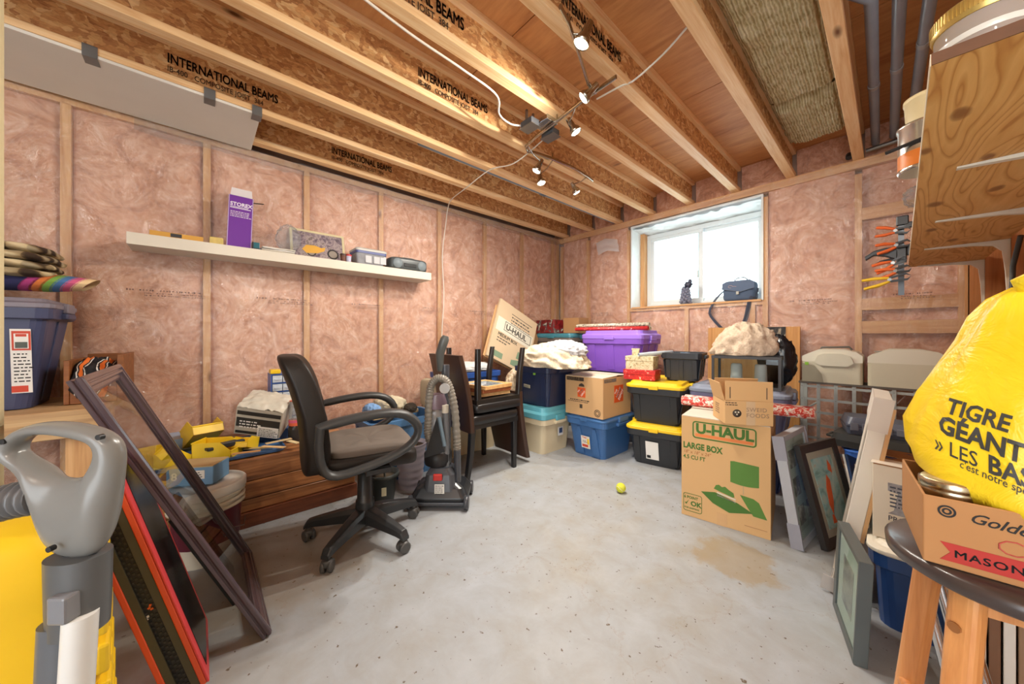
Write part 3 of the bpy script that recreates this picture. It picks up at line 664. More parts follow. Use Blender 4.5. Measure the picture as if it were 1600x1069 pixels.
fold(bl, .40, .54, .15, 4, 2, .016)
tag(bl.obj('blanket', plaid()), 'brown and cream plaid blanket folded on top of the grey blue tote', 'blanket', loc=None)
bl = bpy.data.objects['blanket']; bl.location = (0, 0, .078)
STR = []
t = thing('blanket', 'rolled blanket with rainbow stripes sticking out under the plaid blanket', 'blanket', (-2.80, -.72, 1.30))
cols = [(44, 44, 86), (170, 60, 120), (214, 120, 60), (120, 160, 70), (70, 110, 160), (200, 90, 130), (226, 196, 150)]
for k, cc in enumerate(cols):
    b = B(); y0, y1 = (-.26, .12) if k == 0 else (.12+(k-1)*.03-.004, .12+k*.03+.004)
    def f(u, v, k=k, y0=y0, y1=y1):
        a = 2*math.pi*u; y = y0+(y1-y0)*v; s = 1-.35*max(0, (y-.2)/.12)
        return (.10*math.cos(a)*s, y+.03*math.sin(a), .028+(.043*s*math.sin(a)) + .012*max(0, y))
    b.grid(f, 20, 6); b.obj('stripe', M(cc, .95, bump=.3, bs=200), t)
# wooden drawer full of jersey
t = thing('drawer', 'open brown wooden drawer on the bench holding a sports jersey', 'drawer', (-2.93, -.397, .727))
DW = wood('brown_drawer', (104, 58, 26), (140, 84, 40), (160, 100, 52), 1, 1.)
for q, n in (((-.21, -.19, -.08, .075, 0, .24), 'drawer_back'), ((.16, .18, -.08, .075, 0, .08), 'drawer_front'), ((-.21, .18, .076, .1, 0, .245), 'drawer_side'), ((-.21, .18, -.1, -.081, 0, .22), 'drawer_side'), ((-.19, .16, -.08, .075, 0, .012), 'drawer_bottom')):
    b = B(); b.bb(*q); b.obj(n, DW, t, .003)
def jersey(seed):
    t = NT('jersey_%d' % seed); v = t.coord((1, 1, 2.2)); w = t.n('ShaderNodeTexWave', wave_type='BANDS', bands_direction='Y'); w.inputs['Scale'].default_value = 4.5; w.inputs['Distortion'].default_value = 5; t.L(v, w.inputs['Vector'])
    c = t.ramp(w.outputs['Fac'], [(0., (24, 24, 28)), (.5, (28, 28, 32)), (.53, (222, 218, 210)), (.68, (224, 220, 212)), (.7, (30, 30, 34)), (.86, (30, 30, 34)), (.88, (226, 112, 36))]); 
    for e in t.N: 
        if e.type == 'VALTORGB': e.color_ramp.interpolation = 'CONSTANT'
    t.col(c); t.set(Roughness=.7); return t.m
b = lump(.18, .105, .15, 3, .2, 2.6, ridge=.75, flat=.3); tag(b.obj('jersey', jersey(1)), 'black white and orange jersey heaped in the wooden drawer', 'clothing', loc=(-2.89, -.405, .80), rz=0)
# floating shelf --------------------------------------------------
b = B(); b.bb(-3.186, -2.95, -.31, 1.642, 1.602, 1.672)
tag(b.obj('wall_shelf', M((224, 216, 200), .5, var=.03), bevel=.002), 'long white floating shelf on the left insulated wall', 'shelf')
SZ = 1.6725
t = thing('spirit_level', 'yellow wooden level lying at the left end of the shelf', 'level', (-2.985, -.10, SZ))
b = B(); b.bb(-.015, .015, -.12, .12, 0, .032); b.obj('body', M((214, 160, 70), .5), t, .002)
b = B(); b.bb(-.0165, .0165, -.03, .02, .006, .028); b.obj('label', M((60, 60, 64), .4), t)
carton('small_box', 'small yellow print box between the level and the purple box', (-3.02, .085, SZ), 90, .07, .06, .045, M((206, 180, 104), .6, var=.3, vs=30))
t = carton('binder_box', 'tall purple box with white flap standing on the shelf', (-3.05, .205, SZ+.003), 86, .135, .085, .355, M((108, 44, 150), .4, var=.04), ry=2.2, flaps=(None, None, None, None))
b = B(); b.prism([(-.064, .355), (.064, .355), (.056, .43), (-.056, .43)], .03, .034); b.obj('flap', M((222, 214, 214), .6), t)
WP = M((230, 222, 232), .6)
txt('STOREX', .034, t, (-.058, -.0435, .285), FRONT, WP, .02, sx=.95)
b = B(); b.bb(-.058, .055, -.0434, -.0426, .268, .273); b.bb(-.058, .04, -.0434, -.0426, .277, .280); b.obj('print_line', WP, t)
lines(t, 0, -.0435, .245, .11, 4, .011, .006, WP, 5)
b = B(); b.bb(-.0665, -.0625, -.0435, -.0423, 0, .355); b.bb(.0625, .0665, -.0435, -.0423, 0, .355); b.obj('edge_strip', M((190, 170, 206), .5), t)
t = thing('tape_dispenser', 'small teal and black cartridge beside the purple box', 'cartridge', (-3.0, .295, SZ))
b = B(); b.bb(-.02, .02, -.02, .02, 0, .052); b.obj('body', M((30, 96, 110), .3), t, .003)
b = B(); b.bb(-.021, .021, -.021, .021, 0, .012); b.bb(-.021, .021, -.021, -.014, .012, .053); b.obj('cap', BLACKP, t, .002)
for k in range(5):
    b = B(); b.box((0, 0, .003), (.17+.005*(k % 2), .20, .006)); tag(b.obj('magazine', M(((214, 208, 200), (196, 186, 170), (226, 222, 216), (180, 176, 172), (218, 210, 196))[k], .4)), ['bottom magazine of the pale stack on the shelf', 'second lowest tan magazine in the shelf stack', 'middle white magazine in the shelf stack', 'grey magazine second from top of the shelf stack', 'topmost cream magazine of the shelf stack'][k], 'magazine', 'magazines stacked on the shelf', (-3.07+.004*k, .425+.004*(-1)**k, SZ+.0062*k+.0005), rz=(-6, 4, -3, 7, 0)[k])
b = lump(.07, .075, .10, 11, .25, 2.4, flat=.98); tag(b.obj('plastic_bag', CLEAR), 'crumpled clear plastic bag beside the motorcycle picture', 'bag', loc=(-3.06, .50, SZ+.13))
b = B(); b.grid(lambda u, v: (-3.15+.05*v+.02*fbm((u*4, v*3, 2)), .36+.12*u, 1.74+.30*(1-u)*(1-v)**2*.9), 14, 14)
MOTO = artmat('motorcycle_crowd', [(.3, (52, 46, 60)), (.45, (128, 112, 124)), (.55, (176, 162, 160)), (.62, (96, 84, 88)), (.75, (210, 196, 180))], 22, 1.)
t = frame('cream framed print of a yellow motorcycle leaning on the wall', (-3.135, .725, SZ), .40, .262, .016, .018, M((214, 202, 160), .4), art=MOTO, rz=90, rx=-14, glass=False)
for cx, cz, r in ((-.055, .072, .034), (.105, .078, .044)):
    b = B(); b.lathe([(r, -.0139), (r, -.0132)], 20, (cx, 0, cz), axis='y'); b.obj('painted_wheel', M((44, 40, 40), .5), t)
    b = B(); b.lathe([(r*.72, -.0144), (r*.72, -.0139)], 20, (cx, 0, cz), axis='y'); b.obj('painted_rim', M((150, 140, 130), .5), t)
b = B(); b.prism([(-.12, .09), (-.09, .13), (-.03, .135), (.02, .12), (.05, .13), (.04, .095), (-.01, .07), (-.09, .06)], -.0150, -.0132); b.obj('painted_bike', M((226, 172, 66), .5), t)
for k, (y, c1, c2, lb) in enumerate(((.865, (104, 62, 44), (70, 44, 34), 'small brown ink jar on the shelf by the picture'), (.905, (188, 190, 214), (206, 44, 50), 'small printed tub with red lid on the shelf'))):
    t = thing('ink_tub', lb, 'tub', (-2.985, y, SZ)); b = B(); b.lathe([(.018, 0), (.022, .05)], 16); b.obj('tub', M(c1, .4, var=.5, vs=60), t)
    b = B(); b.lathe([(.024, .05), (.024, .062)], 16); b.obj('lid', M(c2, .4), t)
t = thing('food_container', 'clear plastic container with grey lid and blue seal', 'container', (-3.06, 1.09, SZ), 90)
b = B(); b.loft([rr(.22, .14, .02, 0), rr(.25, .17, .02, .095)]); b.obj('tub', M((150, 152, 158), .25, var=.3, vs=25), t)
b = B(); b.loft([rr(.26, .18, .02, .095), rr(.26, .18, .02, .115)]); b.obj('seal', M((74, 84, 140), .4), t)
b = B(); b.loft([rr(.265, .185, .02, .115), rr(.265, .185, .02, .13), rr(.24, .16, .02, .14)]); b.obj('lid', M((186, 184, 178), .4), t)
for x in (-.05, .02, .075):
    b = B(); b.bb(x, x+.05, -.0825, -.081, .02, .085); b.obj('label', M((200, 200, 204), .5), t)
t = thing('portable_radio', 'dark grey portable stereo at the right end of the shelf', 'radio', (-3.06, 1.44, SZ), 90)
b = B(); sell(b, (0, 0, .058), .185, .085, .058, .35, .4); b.obj('body', M((74, 80, 82), .35), t)
for s in (-1, 1):
    b = B(); b.lathe([(.0, -.09), (.038, -.089), (.046, -.08), (.046, -.06)], 24, (s*.118, 0, .056), axis='y'); b.obj('speaker', M((122, 134, 140), .5), t)
b = B(); b.bb(-.06, .06, -.089, -.08, .03, .062); b.bb(-.05, .05, -.06, -.02, .112, .119); b.obj('tape_deck', M((40, 44, 46), .3), t, .004)
b = B(); [b.bb(-.05+.022*k, -.035+.022*k, -.05, -.035, .119, .123) for k in range(5)]; b.obj('button', CHROME, t)
# ---------------------------------------------------------------- near left: vacuum wand, yellow bin, red slab, frames
RX, FX = Vector((math.cos(47.69*D2R), math.sin(47.69*D2R), 0)), Vector((-math.sin(47.69*D2R), math.cos(47.69*D2R), 0))
wo = RX*(-.782)+FX*.6
t = thing('vacuum_wand', 'grey canister vacuum wand with looped handle standing at the lower left', 'vacuum wand', tuple(wo), 47.69)
GV = M((122, 122, 120), .26, var=.1); GV2 = M((84, 86, 88), .35)
q = lambda x, y: ((x-100)*.001117, 1.07-(y-525)*.001117)
OUT = [(2,705),(18,675),(55,657),(105,655),(155,664),(189,684),(198,715),(192,765),(182,820),(165,880),(125,888),(85,880),(78,830),(68,775),(45,742),(10,722)]
INN = [(32,702),(38,690),(58,678),(95,681),(130,688),(147,692),(152,702),(148,715),(143,725),(135,734),(118,738),(100,737),(82,732),(65,724),(50,716),(38,708)]
st = []
for i, (o_, n_) in enumerate(zip(OUT, INN)):
    o2, n2 = q(*o_), q(*n_); m = ((o2[0]+n2[0])/2, (o2[1]+n2[1])/2); e = .030 if 8 <= i <= 13 else .021
    st.append([(o2[0], 0, o2[1]), (m[0]*.6+o2[0]*.4, -e, m[1]*.6+o2[1]*.4), (m[0]*.4+n2[0]*.6, -e*.9, m[1]*.4+n2[1]*.6), (n2[0], 0, n2[1]), (m[0]*.4+n2[0]*.6, e*.9, m[1]*.4+n2[1]*.6), (m[0]*.6+o2[0]*.4, e, m[1]*.6+o2[1]*.4)])
b = B(); b.loft(st+[st[0]], (False, False), True); h = b.obj('handle', GV, t)
sm = h.modifiers.new('weld', 'WELD'); sm = h.modifiers.new('smooth', 'SUBSURF'); sm.levels = 2; sm.render_levels = 2
for x, y, yy in ((30, 685, -.017), (177, 678, -.019), (122, 838, -.035)):
    b = B(); a = q(x, y); b.lathe([(.0046, -.004), (.0046, .004)], 14, (a[0], yy, a[1]), axis='y'); b.obj('screw_hole', BLACKP, t)
b = B(); pth = [(-.03-.13*k/60, .0, .792-.012*k/60-.02*(k/60)**2) for k in range(61)]
b.tube(pth, [.027+.004*math.cos(k*.9) for k in range(61)], 18); b.obj('hose', M((96, 98, 102), .3), t)
b = B(); b.loft([[(x*s+.026, y*.033, z) for x, y, _ in rr(2, 2, .9, 0, 6)] for z, s in ((.56, .038), (.60, .041), (.655, .043), (.69, .044))], smooth=True); b.obj('collar', GV2, t, .002)
b = B(); b.loft([[(x*.029+.008-.026*(1-s), y*.032, .05+.53*s) for x, y, _ in rr(2, 2, .75, 0, 6)] for s in (0, 1)], smooth=True); b.obj('body_tube', M((92, 96, 102), .28, var=.15), t, .002)
b = B(); b.tube([(.018, -.018, .05), (.052, -.018, .60)], .021, 20); b.obj('telescopic_tube', M((214, 214, 212), .3), t)
b = B(); b.bb(.028, .058, -.045, -.020, .60, .645); b.obj('latch', M((120, 122, 128), .3), t, .004)
b = B(); sell(b, (.04, -.03, .03), .09, .05, .03, .4, .4); b.obj('floor_head', GV2, t)
# yellow bin upside down
YB2 = M((232, 190, 34), .38, var=.1)
t = thing('yellow_bin', 'yellow ribbed plastic bin upside down at the lower left corner', 'bin', (-1.185, -.30, 0), 6)
b = B(); b.loft([rr(.34, .34, .04, 0), rr(.34, .34, .04, .03), rr(.31, .31, .06, .035), rr(.28, .27, .07, .59), rr(.26, .25, .07, .66), rr(.20, .19, .06, .70), rr(.10, .09, .04, .715)], smooth=True); b.obj('body', YB2, t)
b = B()
for k in range(7):
    for j in range(3):
        z = .07+.078*k; qd = .31-.03*z/.54-.004
        b.box((-.09+.09*j, qd/2, z+.03), (.07, .02, .06))
b.obj('moulded_rib', YB2, t, .006)
b = B()
for s in (-1, 1): b.tube([(.1*s, -.16, .05), (.095*s, -.145, .3), (.07*s, -.125, .5), (.03*s, -.10, .6), (0, -.08, .64)], .014, 8); b.tube([(.155, .1*s, .05), (.148, .095*s, .3), (.13, .07*s, .5), (.10, .03*s, .6), (.06, 0, .645)], .012, 8)
b.obj('ridge', YB2, t)
# red and black slab leaning
t = thing('folding_table', 'red and black folded games table leaning behind the dark picture frame', 'table', (-1.385, .018, .024), 0, 15)
L, H, T = .30, .725, .085
REDB = M((206, 66, 70), .4, var=.05); ORB = M((214, 82, 44), .5, var=.05)
OLV = M((70, 66, 48), .6); MESHB = M((20, 20, 22), .5, var=.5, vs=90)
for y0, y1 in ((-.014, 0), (-T, -T+.014)):
    b = B(); b.bb(-L, 0, y0, y1, 0, H if y1 == 0 else H-.13); b.obj('edge_panel', ORB, t, .003, label='orange red panel edge')
b = B(); b.bb(-L, -.001, -.030, -.014, .01, H-.01); b.bb(-L, -.001, -T+.014, -T+.030, .01, H-.13); b.obj('rail', OLV, t)
b = B(); b.bb(-L+.004, -.012, -T+.030, -.030, .01, H-.10); b.obj('mesh_core', MESHB, t)
b = B()
for k in range(36):
    for j in range(3): b.box((-.0115, -.036-.008*j, .03+.0165*k+.008*(j % 2)), (.002, .005, .007))
o = b.obj('perforation', M((48, 46, 44), .4), t); o['kind'] = 'stuff'
b = B(); b.bb(-L, 0, 0, .006, 0, H); b.obj('red_border', REDB, t, .002)
b = B(); b.bb(-L+.03, -.035, .0062, .0075, .03, H-.03); b.obj('top_face', M((22, 20, 22), .22, coat=.3), t)
for j, (y, z, mm) in enumerate(((-.040, .30, ORANGE), (-.044, .306, ORANGE), (-.040, .312, ORANGE), (-.052, .285, WHITE), (-.056, .278, WHITE))):
    b = B(); b.box((-.010, y, z), (.002, .006, .005), rx=30*j); b.obj('emblem', mm, t)
for z in (.012, ):
    b = B(); b.lathe([(.012, -.02), (.012, .012)], 10, (-.02, -.045, .014), axis='x'); b.obj('foot', BLACKP, t)
# big ornate frame with glass
PLUM = M((76, 62, 70), .26, var=.25, vs=4, coat=.4)
t = frame('large dark moulded picture frame with clear glass leaning by the office chair', (-1.785, .165, 0), .61, 1.04, .032, .056, PLUM, rz=180, rx=-24.4, steps=2, glass=False)
for k, (o_, w_) in enumerate(()):
    b = B(); yy = (-.0305, -.028, -.023)[k]
    for x0, x1, z0, z1 in ((-.305+o_, -.305+o_+w_, o_, 1.04-o_), (.305-o_-w_, .305-o_, o_, 1.04-o_), (-.305+o_, .305-o_, o_, o_+w_), (-.305+o_, .305-o_, 1.04-o_-w_, 1.04-o_)): b.bb(x0, x1, yy-.003, yy+.012, z0, z1)
    b.obj('bead', M((112, 96, 110), .25, coat=.3), t, .0015, seg=1)
b = B(); b.bb(-.262, .262, -.012, -.010, .045, .995); b.obj('pane', glass_mat('frame_glass', (232, 234, 232), .1, .01), t)
frame('plain black frame leaning between the red table and the large dark frame', (-1.89, .098, 0), .28, .44, .022, .05, M((20, 24, 24), .35), rz=180, rx=-24.4, glass=False, back=M((48, 36, 26), .8))
# ---------------------------------------------------------------- plank chest and the clutter on it
t = thing('plank_chest', 'low stained wooden plank chest along the left wall behind the chair', 'chest', (0, 0, 0))
for z0, z1 in ((.255, .37), (.155, .251), (.085, .151)):
    b = B(); b.bb(-2.445, -2.42, -.32, .775, z0, z1); b.obj('front_plank', STAIN, t, .003, seg=1)
b = B(); b.bb(-2.45, -2.405, -.32, .785, 0, .082); b.obj('plinth', wood('red_plinth', (78, 38, 22), (112, 58, 32), (134, 76, 44), 1, .8, .5), t, .003)
for k in range(4):
    b = B(); b.bb(-3.16+k*.182, -3.16+k*.182+.179, -.32, .775, .345, .37); b.obj('top_plank', STAIN, t, .003, seg=1)
b = B(); b.bb(-3.16, -2.446, .75, .775, 0, .344); b.bb(-3.16, -2.446, -.32, -.295, 0, .344); b.bb(-3.16, -3.14, -.295, .75, 0, .344); b.obj('side_panel', STAIN, t)
CZ = .371
b = B(); b.loft([rr(.42, .64, .05, 0), rr(.46, .68, .05, .006), rr(.47, .69, .05, .022), rr(.455, .675, .05, .022), rr(.44, .66, .05, .010)], (True, True))
tag(b.obj('plastic_tray', BLUE), 'shallow blue plastic tray under the yellow parts bins on the chest', 'tray', loc=(-2.70, .05, CZ))
LZ = CZ+.0105
def parts_bin(label, loc, rz, ry=0, s=1., rx=0):
    t = thing('parts_bin', label, 'bin', loc, rz, rx, ry, group='yellow parts bins')
    b = B(); w, d, h = .11*s, .17*s, .085*s
    prof = [(-d/2, 0), (d/2, 0), (d/2, h), (-d/2+.05*s, h), (-d/2, h*.45)]
    for x0 in (-w/2, w/2-.003): b.prism(prof, x0, x0+.003, 'x')
    b.bb(-w/2, w/2, -d/2, d/2, 0, .003); b.bb(-w/2, w/2, d/2-.003, d/2, 0, h); b.bb(-w/2, w/2, -d/2, -d/2+.003, 0, h*.45); b.obj('tray', YEL, t)
    b = B(); b.tube([(-w/2, -d/2, h*.45), (w/2, -d/2, h*.45)], .004*s, 6); b.tube([(-w/2, d/2, h), (w/2, d/2, h)], .004*s, 6); b.obj('rim', YEL, t); return t
parts_bin('largest yellow parts bin tipped on its side at the back of the blue tray', (-2.80, .02, LZ+.062), 105, 0, 1.3, rx=-30)
parts_bin('yellow parts bin lying open in front on the blue tray', (-2.59, .08, LZ), 150, 0, 1.1)
parts_bin('yellow parts bin standing against the silver carton', (-2.61, .20, LZ+.014), 60, 0, .8, rx=-20)
parts_bin('yellow parts bin seen through the glass of the dark frame', (-2.66, -.215, CZ+.0), 20, 0, 1.1)
parts_bin('second yellow parts bin behind the glass, nearer the bucket', (-2.60, -.12, LZ), 200, 0, .9)
b = B(); b.bb(-.06, .06, -.02, .02, 0, .03); b.box((.075, 0, .015), (.04, .03, .02)); b.box((-.075, 0, .012), (.03, .05, .018)); tag(b.obj('hand_tool', M((44, 44, 46), .4), bevel=.005), 'black hand tool lying in the open yellow parts bin', 'tool', loc=(-2.575, .11, LZ+.047), rz=110)
for k, (x, y, r, cc, l) in enumerate(((-2.55, .27, 60, (186, 160, 104), .16), (-2.50, .33, 40, (222, 184, 130), .15), (-2.47, .20, 75, (204, 150, 96), .13), (-2.58, .37, 100, (212, 186, 140), .14), (-2.48, .43, 20, (226, 206, 160), .1))):
    b = B(); b.box((0, 0, .002), (l, .028, .004)); tag(b.obj('paint_stick', M(cc, .7)), ['olive paint stick lying below the silver carton', 'tan paint stick crossing the edge of the blue tray', 'short orange tan stick on the front of the blue tray', 'pale stick under the silver carton', 'cream short stick nearest the glass jar'][k], 'stick', 'paint sticks on the chest', (x, y, CZ+.024+.0045*k), rz=r)
# silver printed carton tilted
t = carton('hardware_carton', 'crumpled silver and black carton tilted among the yellow bins', (-2.80, .32, CZ+.098), 66, .25, .22, .19, M((190, 184, 170), .5, var=.3, vs=9), rx=20, ry=13)
b = B(); b.grid(lambda u, v: (-.125+.25*u, -.11+.22*v, .192+.03*math.sin(math.pi*u)*math.sin(math.pi*v)+.022*abs(fbm((u*4, v*4, 2)))), 24, 20); b.obj('crumpled_top', M((206, 200, 186), .4, var=.3, vs=12), t)
b = B(); b.bb(-.118, .118, -.1118, -.1106, .06, .125); b.bb(-.118, .118, -.1118, -.1106, .145, .172); b.bb(-.118, .118, -.1118, -.1106, .012, .03); b.obj('black_band', M((44, 44, 44), .5), t)
b = B(); b.bb(.0, .115, -.1135, -.112, .0, .075); b.obj('white_label', PAPER, t); lines(t, .058, -.114, .06, .1, 5, .012, .006, BLACKINK, 8)
lines(t, -.04, -.113, .10, .12, 3, .02, .012, PAPER, 9)
b = B(); b.loft([rr(.2, .15, .02, 0), rr(.22, .17, .02, .08)]); tag(b.obj('plastic_tub', M((150, 176, 206), .3)), 'pale blue plastic tub behind the silver carton', 'tub', loc=(-2.98, -.06, CZ))
b = B(); b.loft([rr(.20, .20, .02, 0), rr(.22, .22, .02, .07)]); tag(b.obj('plastic_tub', M((46, 76, 124), .35)), 'dark blue tub propping up the silver carton', 'tub', loc=(-2.87, .36, CZ))
# organiser with little drawers
t = thing('drawer_organizer', 'blue small parts cabinet of clear drawers against the wall', 'organizer', (-2.98, .50, CZ+.0), 90)
b = B(); w, d, h = .26, .15, .43; b.bb(-w/2, -w/2+.006, -d/2, d/2, 0, h); b.bb(w/2-.006, w/2, -d/2, d/2, 0, h); b.bb(-w/2+.006, w/2-.006, d/2-.006, d/2, 0, h); [b.bb(-w/2+.006, w/2-.006, -d/2, d/2-.006, k*.0605, k*.0605+.005) for k in range(8)]; b.obj('cabinet', M((60, 96, 170), .4), t)
CD = M((196, 204, 214), .2, var=.3, vs=40)
for r_ in range(7):
    for c_ in range(4):
        b = B(); x0 = -.121+c_*.061; b.bb(x0, x0+.057, -d/2-.004, d/2-.03, .008+r_*.0605, .056+r_*.0605); o = b.obj('drawer', CD, t, .002, seg=1)
        b = B(); b.bb(x0+.012, x0+.045, -d/2-.012, -d/2-.004, .026+r_*.0605, .034+r_*.0605); b.obj('pull', CD, o)
b = B(); b.bb(-.13, -.07, -.06, .02, .431, .46); tag(b.obj('small_block', YEL, bevel=.004), 'small yellow block on top of the blue parts cabinet', 'block', loc=(-2.98, .50, CZ), rz=90)
for k, (x, y, z, lb) in enumerate(((-2.66, .475, CZ, 'glass jar with orange lid and black label on the chest'), (-2.66, .475, CZ+.147, 'clear glass jar standing upside down on the orange lid'))):
    t = thing('glass_jar', lb, 'jar', (x, y, z))
    b = B(); b.lathe([(.04, 0), (.043, .01), (.043, .09), (.036, .108)] if k == 0 else [(.038, 0), (.04, .01), (.04, .105), (.034, .12)], 20); b.obj('jar_body', M((52, 46, 42), .2, var=.4, vs=40) if k == 0 else glass_mat('jar_glass', (216, 220, 222), .1, .03, .18), t)
    b = B(); b.lathe([(.041, .108), (.041, .14), (.039, .146)] if k == 0 else [(.036, .12), (.036, .125)], 20); b.obj('lid', M((222, 104, 66), .4), t)
    if k == 0: 
        b = B(); b.lathe([(.0436, .02), (.0436, .085)], 20, caps=(False, False)); b.obj('label', M((40, 38, 38), .4), t)
        b = B(); b.lathe([(.0416, .128), (.0416, .144)], 20, caps=(False, False)); b.obj('lid_band', M((214, 96, 130), .4), t)
# bucket of paint with a blue carton on it
t = thing('paint_bucket', 'white five gallon bucket with lid and maroon label by the chest', 'bucket', (-2.245, .03, 0)); t.scale = (.93, .93, 1)
b = B(); b.lathe([(.128, 0), (.13, .01), (.145, .33)], 32); b.obj('pail', M((226, 220, 204), .45), t)
b = B()
for z in (.245, .27, .30): b.lathe([(.140+z*.02, z), (.153+z*.02, z+.003), (.153+z*.02, z+.012), (.140+z*.02, z+.015)], 32, caps=(False, False))
b.obj('collar_ring', M((226, 220, 204), .45), t)
b = B(); b.lathe([(.160, .315), (.163, .32), (.163, .352), (.158, .358), (.148, .358), (.146, .348), (.09, .348), (.085, .354), (.06, .354), (.056, .345), (0, .345)], 36); b.obj('lid', M((228, 226, 220), .4), t)
b = B(); b.lathe([(.1352, .09), (.1425, .24)], 32, caps=(False, False)); b.obj('label', M((96, 26, 46), .4), t)
b = B(); b.tube([(.142, .0, .25), (.150, .03, .2), (.130, .1, .15), (.06, .148, .12), (-.02, .158, .13)], .0025, 6); b.obj('bail', STEEL, t)
t = carton('blue_carton', 'open light blue printed carton standing on the bucket lid', (-2.285, .0, .36), 60, .19, .13, .085, M((116, 160, 200), .5, var=.12, vs=14), topmat=M((206, 178, 130), .7))
decal(t, 'label', PAPER, .03, -.066, .05, .06, .04); txt('8', .05, t, (-.075, -.0665, .03), FRONT, PAPER, .01)
lines(t, .03, -.0675, .06, .05, 3, .01, .005, BLACKINK, 3)
# ---------------------------------------------------------------- office chair
t = thing('office_chair', 'black office swivel chair with looped arms in front of the chest', 'chair', (-1.885, .655, 0), -12)
LEA = M((34, 29, 26), .46, var=.2, vs=3, bump=.12, bs=90); PL = M((42, 44, 47), .36); LEA.node_tree.nodes['Principled BSDF'].inputs['Specular IOR Level'].default_value = .28
b = B(); b.lathe([(.05, .075), (.052, .13), (.046, .19), (.046, .20), (.040, .205), (.036, .345), (.03, .35)], 24); hub = b.obj('column_cover', PL, t)
b = B(); b.lathe([(.014, .35), (.014, .405)], 16); b.obj('gas_lift', CHROME, t)
for k in range(5):
    a = (-125+72*k+12)*D2R; c_, s_ = math.cos(a), math.sin(a)
    b = B(); rings = []
    for r_, z, w_, h_ in ((.03, .128, .040, .036), (.12, .120, .034, .031), (.25, .100, .025, .021), (.285, .092, .023, .019), (.30, .075, .02, .01)):
        rings.append([(r_*c_-sx*w_*s_, r_*s_+sx*w_*c_, z+sz*h_) for sx, sz in ((-1, -1), (1, -1), (1, .4), (.6, 1), (-.6, 1), (-1, .4))])
    b.loft(rings); lg = b.obj('base_leg', PL, t, .004)
    b = B(); tw = a+.9+k
    for s in (-1, 1):
        n_ = Vector((math.cos(tw), math.sin(tw), 0)); p = Vector((c_*.282, s_*.282, .029))+n_*s*.016
        b.T = Matrix.Translation(p) @ n_.to_track_quat('Z', 'Y').to_matrix().to_4x4(); b.lathe([(.022, -.01), (.028, -.007), (.028, .007), (.022, .01)], 18)
    b.T = Matrix(); b.lathe([(.012, .03), (.012, .09)], 10, (c_*.282, s_*.282, 0)); sell(b, (c_*.282, s_*.282, .042), .024, .024, .018, .6, .8, 16, 10); b.obj('caster', M((74, 74, 74), .4), lg)
b = B(); b.bb(-.09, .09, -.14, .14, .40, .43); b.bb(.1, .2, .02, .035, .405, .415); b.obj('mechanism', BLACKP, t, .006)
b = B(); sell(b, (0, .0, .465), .245, .235, .045, .4, .35, 40, 16, lambda p: (p[0], p[1], p[2]-.02*max(0, (p[1]-.15)/.1))); b.obj('seat', LEA, t)
SUEDE = M((104, 94, 86), .9, var=.15)
b = B(); sell(b, (0, .01, .512), .22, .205, .03, .45, .4, 60, 24, lambda p: (p[0], p[1], p[2]-(.016 if p[2] > .512 else 0)*sum(math.exp(-((p[0]-cx)**2+(p[1]-.01-cy)**2)/.0016) for cx in (-.1, 0, .1) for cy in (-.1, 0, .1)))); b.obj('seat_cushion', SUEDE, t)
b = B()
def bk(p):
    z = p[2]; s = (z-.44)/.54; w = 1-.18*max(0, s-.45)/.55
    return (p[0]*w, p[1]-.02-.10*s+.05*(p[0]/.25)**2*(1 if p[1] > -.25 else .6)+.035*math.sin(s*3.2), z)
sell(b, (0, -.235, .705), .25, .045, .275, .32, .30, 56, 34, bk); b.obj('backrest', LEA, t)
b = B(); b.tube([(0, -.12, .415), (0, -.22, .42), (0, -.27, .47), (0, -.275, .6)], .025, 8, flat=.5); b.obj('back_support', BLACKP, t)
for s in (-1, 1):
    b = B(); x = s*.282
    P_ = [q_[1:] for q_ in smooth_path([(0, -.215, .675), (0, -.10, .695), (0, .02, .706), (0, .11, .70), (0, .17, .672), (0, .205, .625), (0, .20, .575), (0, .155, .53), (0, .06, .49), (0, -.06, .462), (0, -.15, .452), (0, -.195, .475), (0, -.215, .53), (0, -.22, .60)], 2)]
    b.tube([(x, y, z) for i, (y, z) in enumerate(P_)], [.036 if i < 11 else .030 for i in range(len(P_))], 12, True, flat=.6)
    b.obj('armrest', M((52, 53, 54), .42), t)
    b = B(); b.bb(min(s*.14, x), max(s*.14, x), -.03, .08, .425, .447); b.obj('arm_bracket', BLACKP, t)
# ---------------------------------------------------------------- upright vacuum
va = RX*((692-800)/537*2.25)+FX*2.25
t = thing('upright_vacuum', 'grey and black upright vacuum cleaner with hose beside the dining chair', 'vacuum', (va.x, va.y, 0), 47.69)
k4 = .00404
v2 = lambda x, y: ((x-692)*k4, 1.07-(y-525)*k4)
VG = M((128, 122, 112), .35, var=.15); VB = M((36, 38, 42), .28); VC = M((66, 68, 74), .25)
b = B(); b.loft([[(x, y-.02, z) for x, y, _ in rr(w, d, .04, 0)] for z, w, d in ((.025, .34, .24), (.07, .36, .26), (.12, .30, .2), (.15, .2, .14))]); base = b.obj('floor_head', VB, t, .006)
b = B(); b.loft([[(x, y-.03, z) for x, y, _ in rr(w, d, .03, 0)] for z, w, d in ((.10, .2, .2), (.20, .18, .16), (.235, .13, .12))]); b.obj('motor_cover', VC, t, .004)
for sx in (-1, 1):
    for yy in (-.13, .09):
        b = B(); b.lathe([(.03, -.016), (.042, -.012), (.042, .012), (.03, .016)], 20, (sx*.172, yy, .0425), axis='x'); b.obj('wheel', VC, base)
b = B(); b.bb(-.035, .02, -.135, -.115, .175, .215); b.obj('pedal', RED, t, .006, label='red pedal')
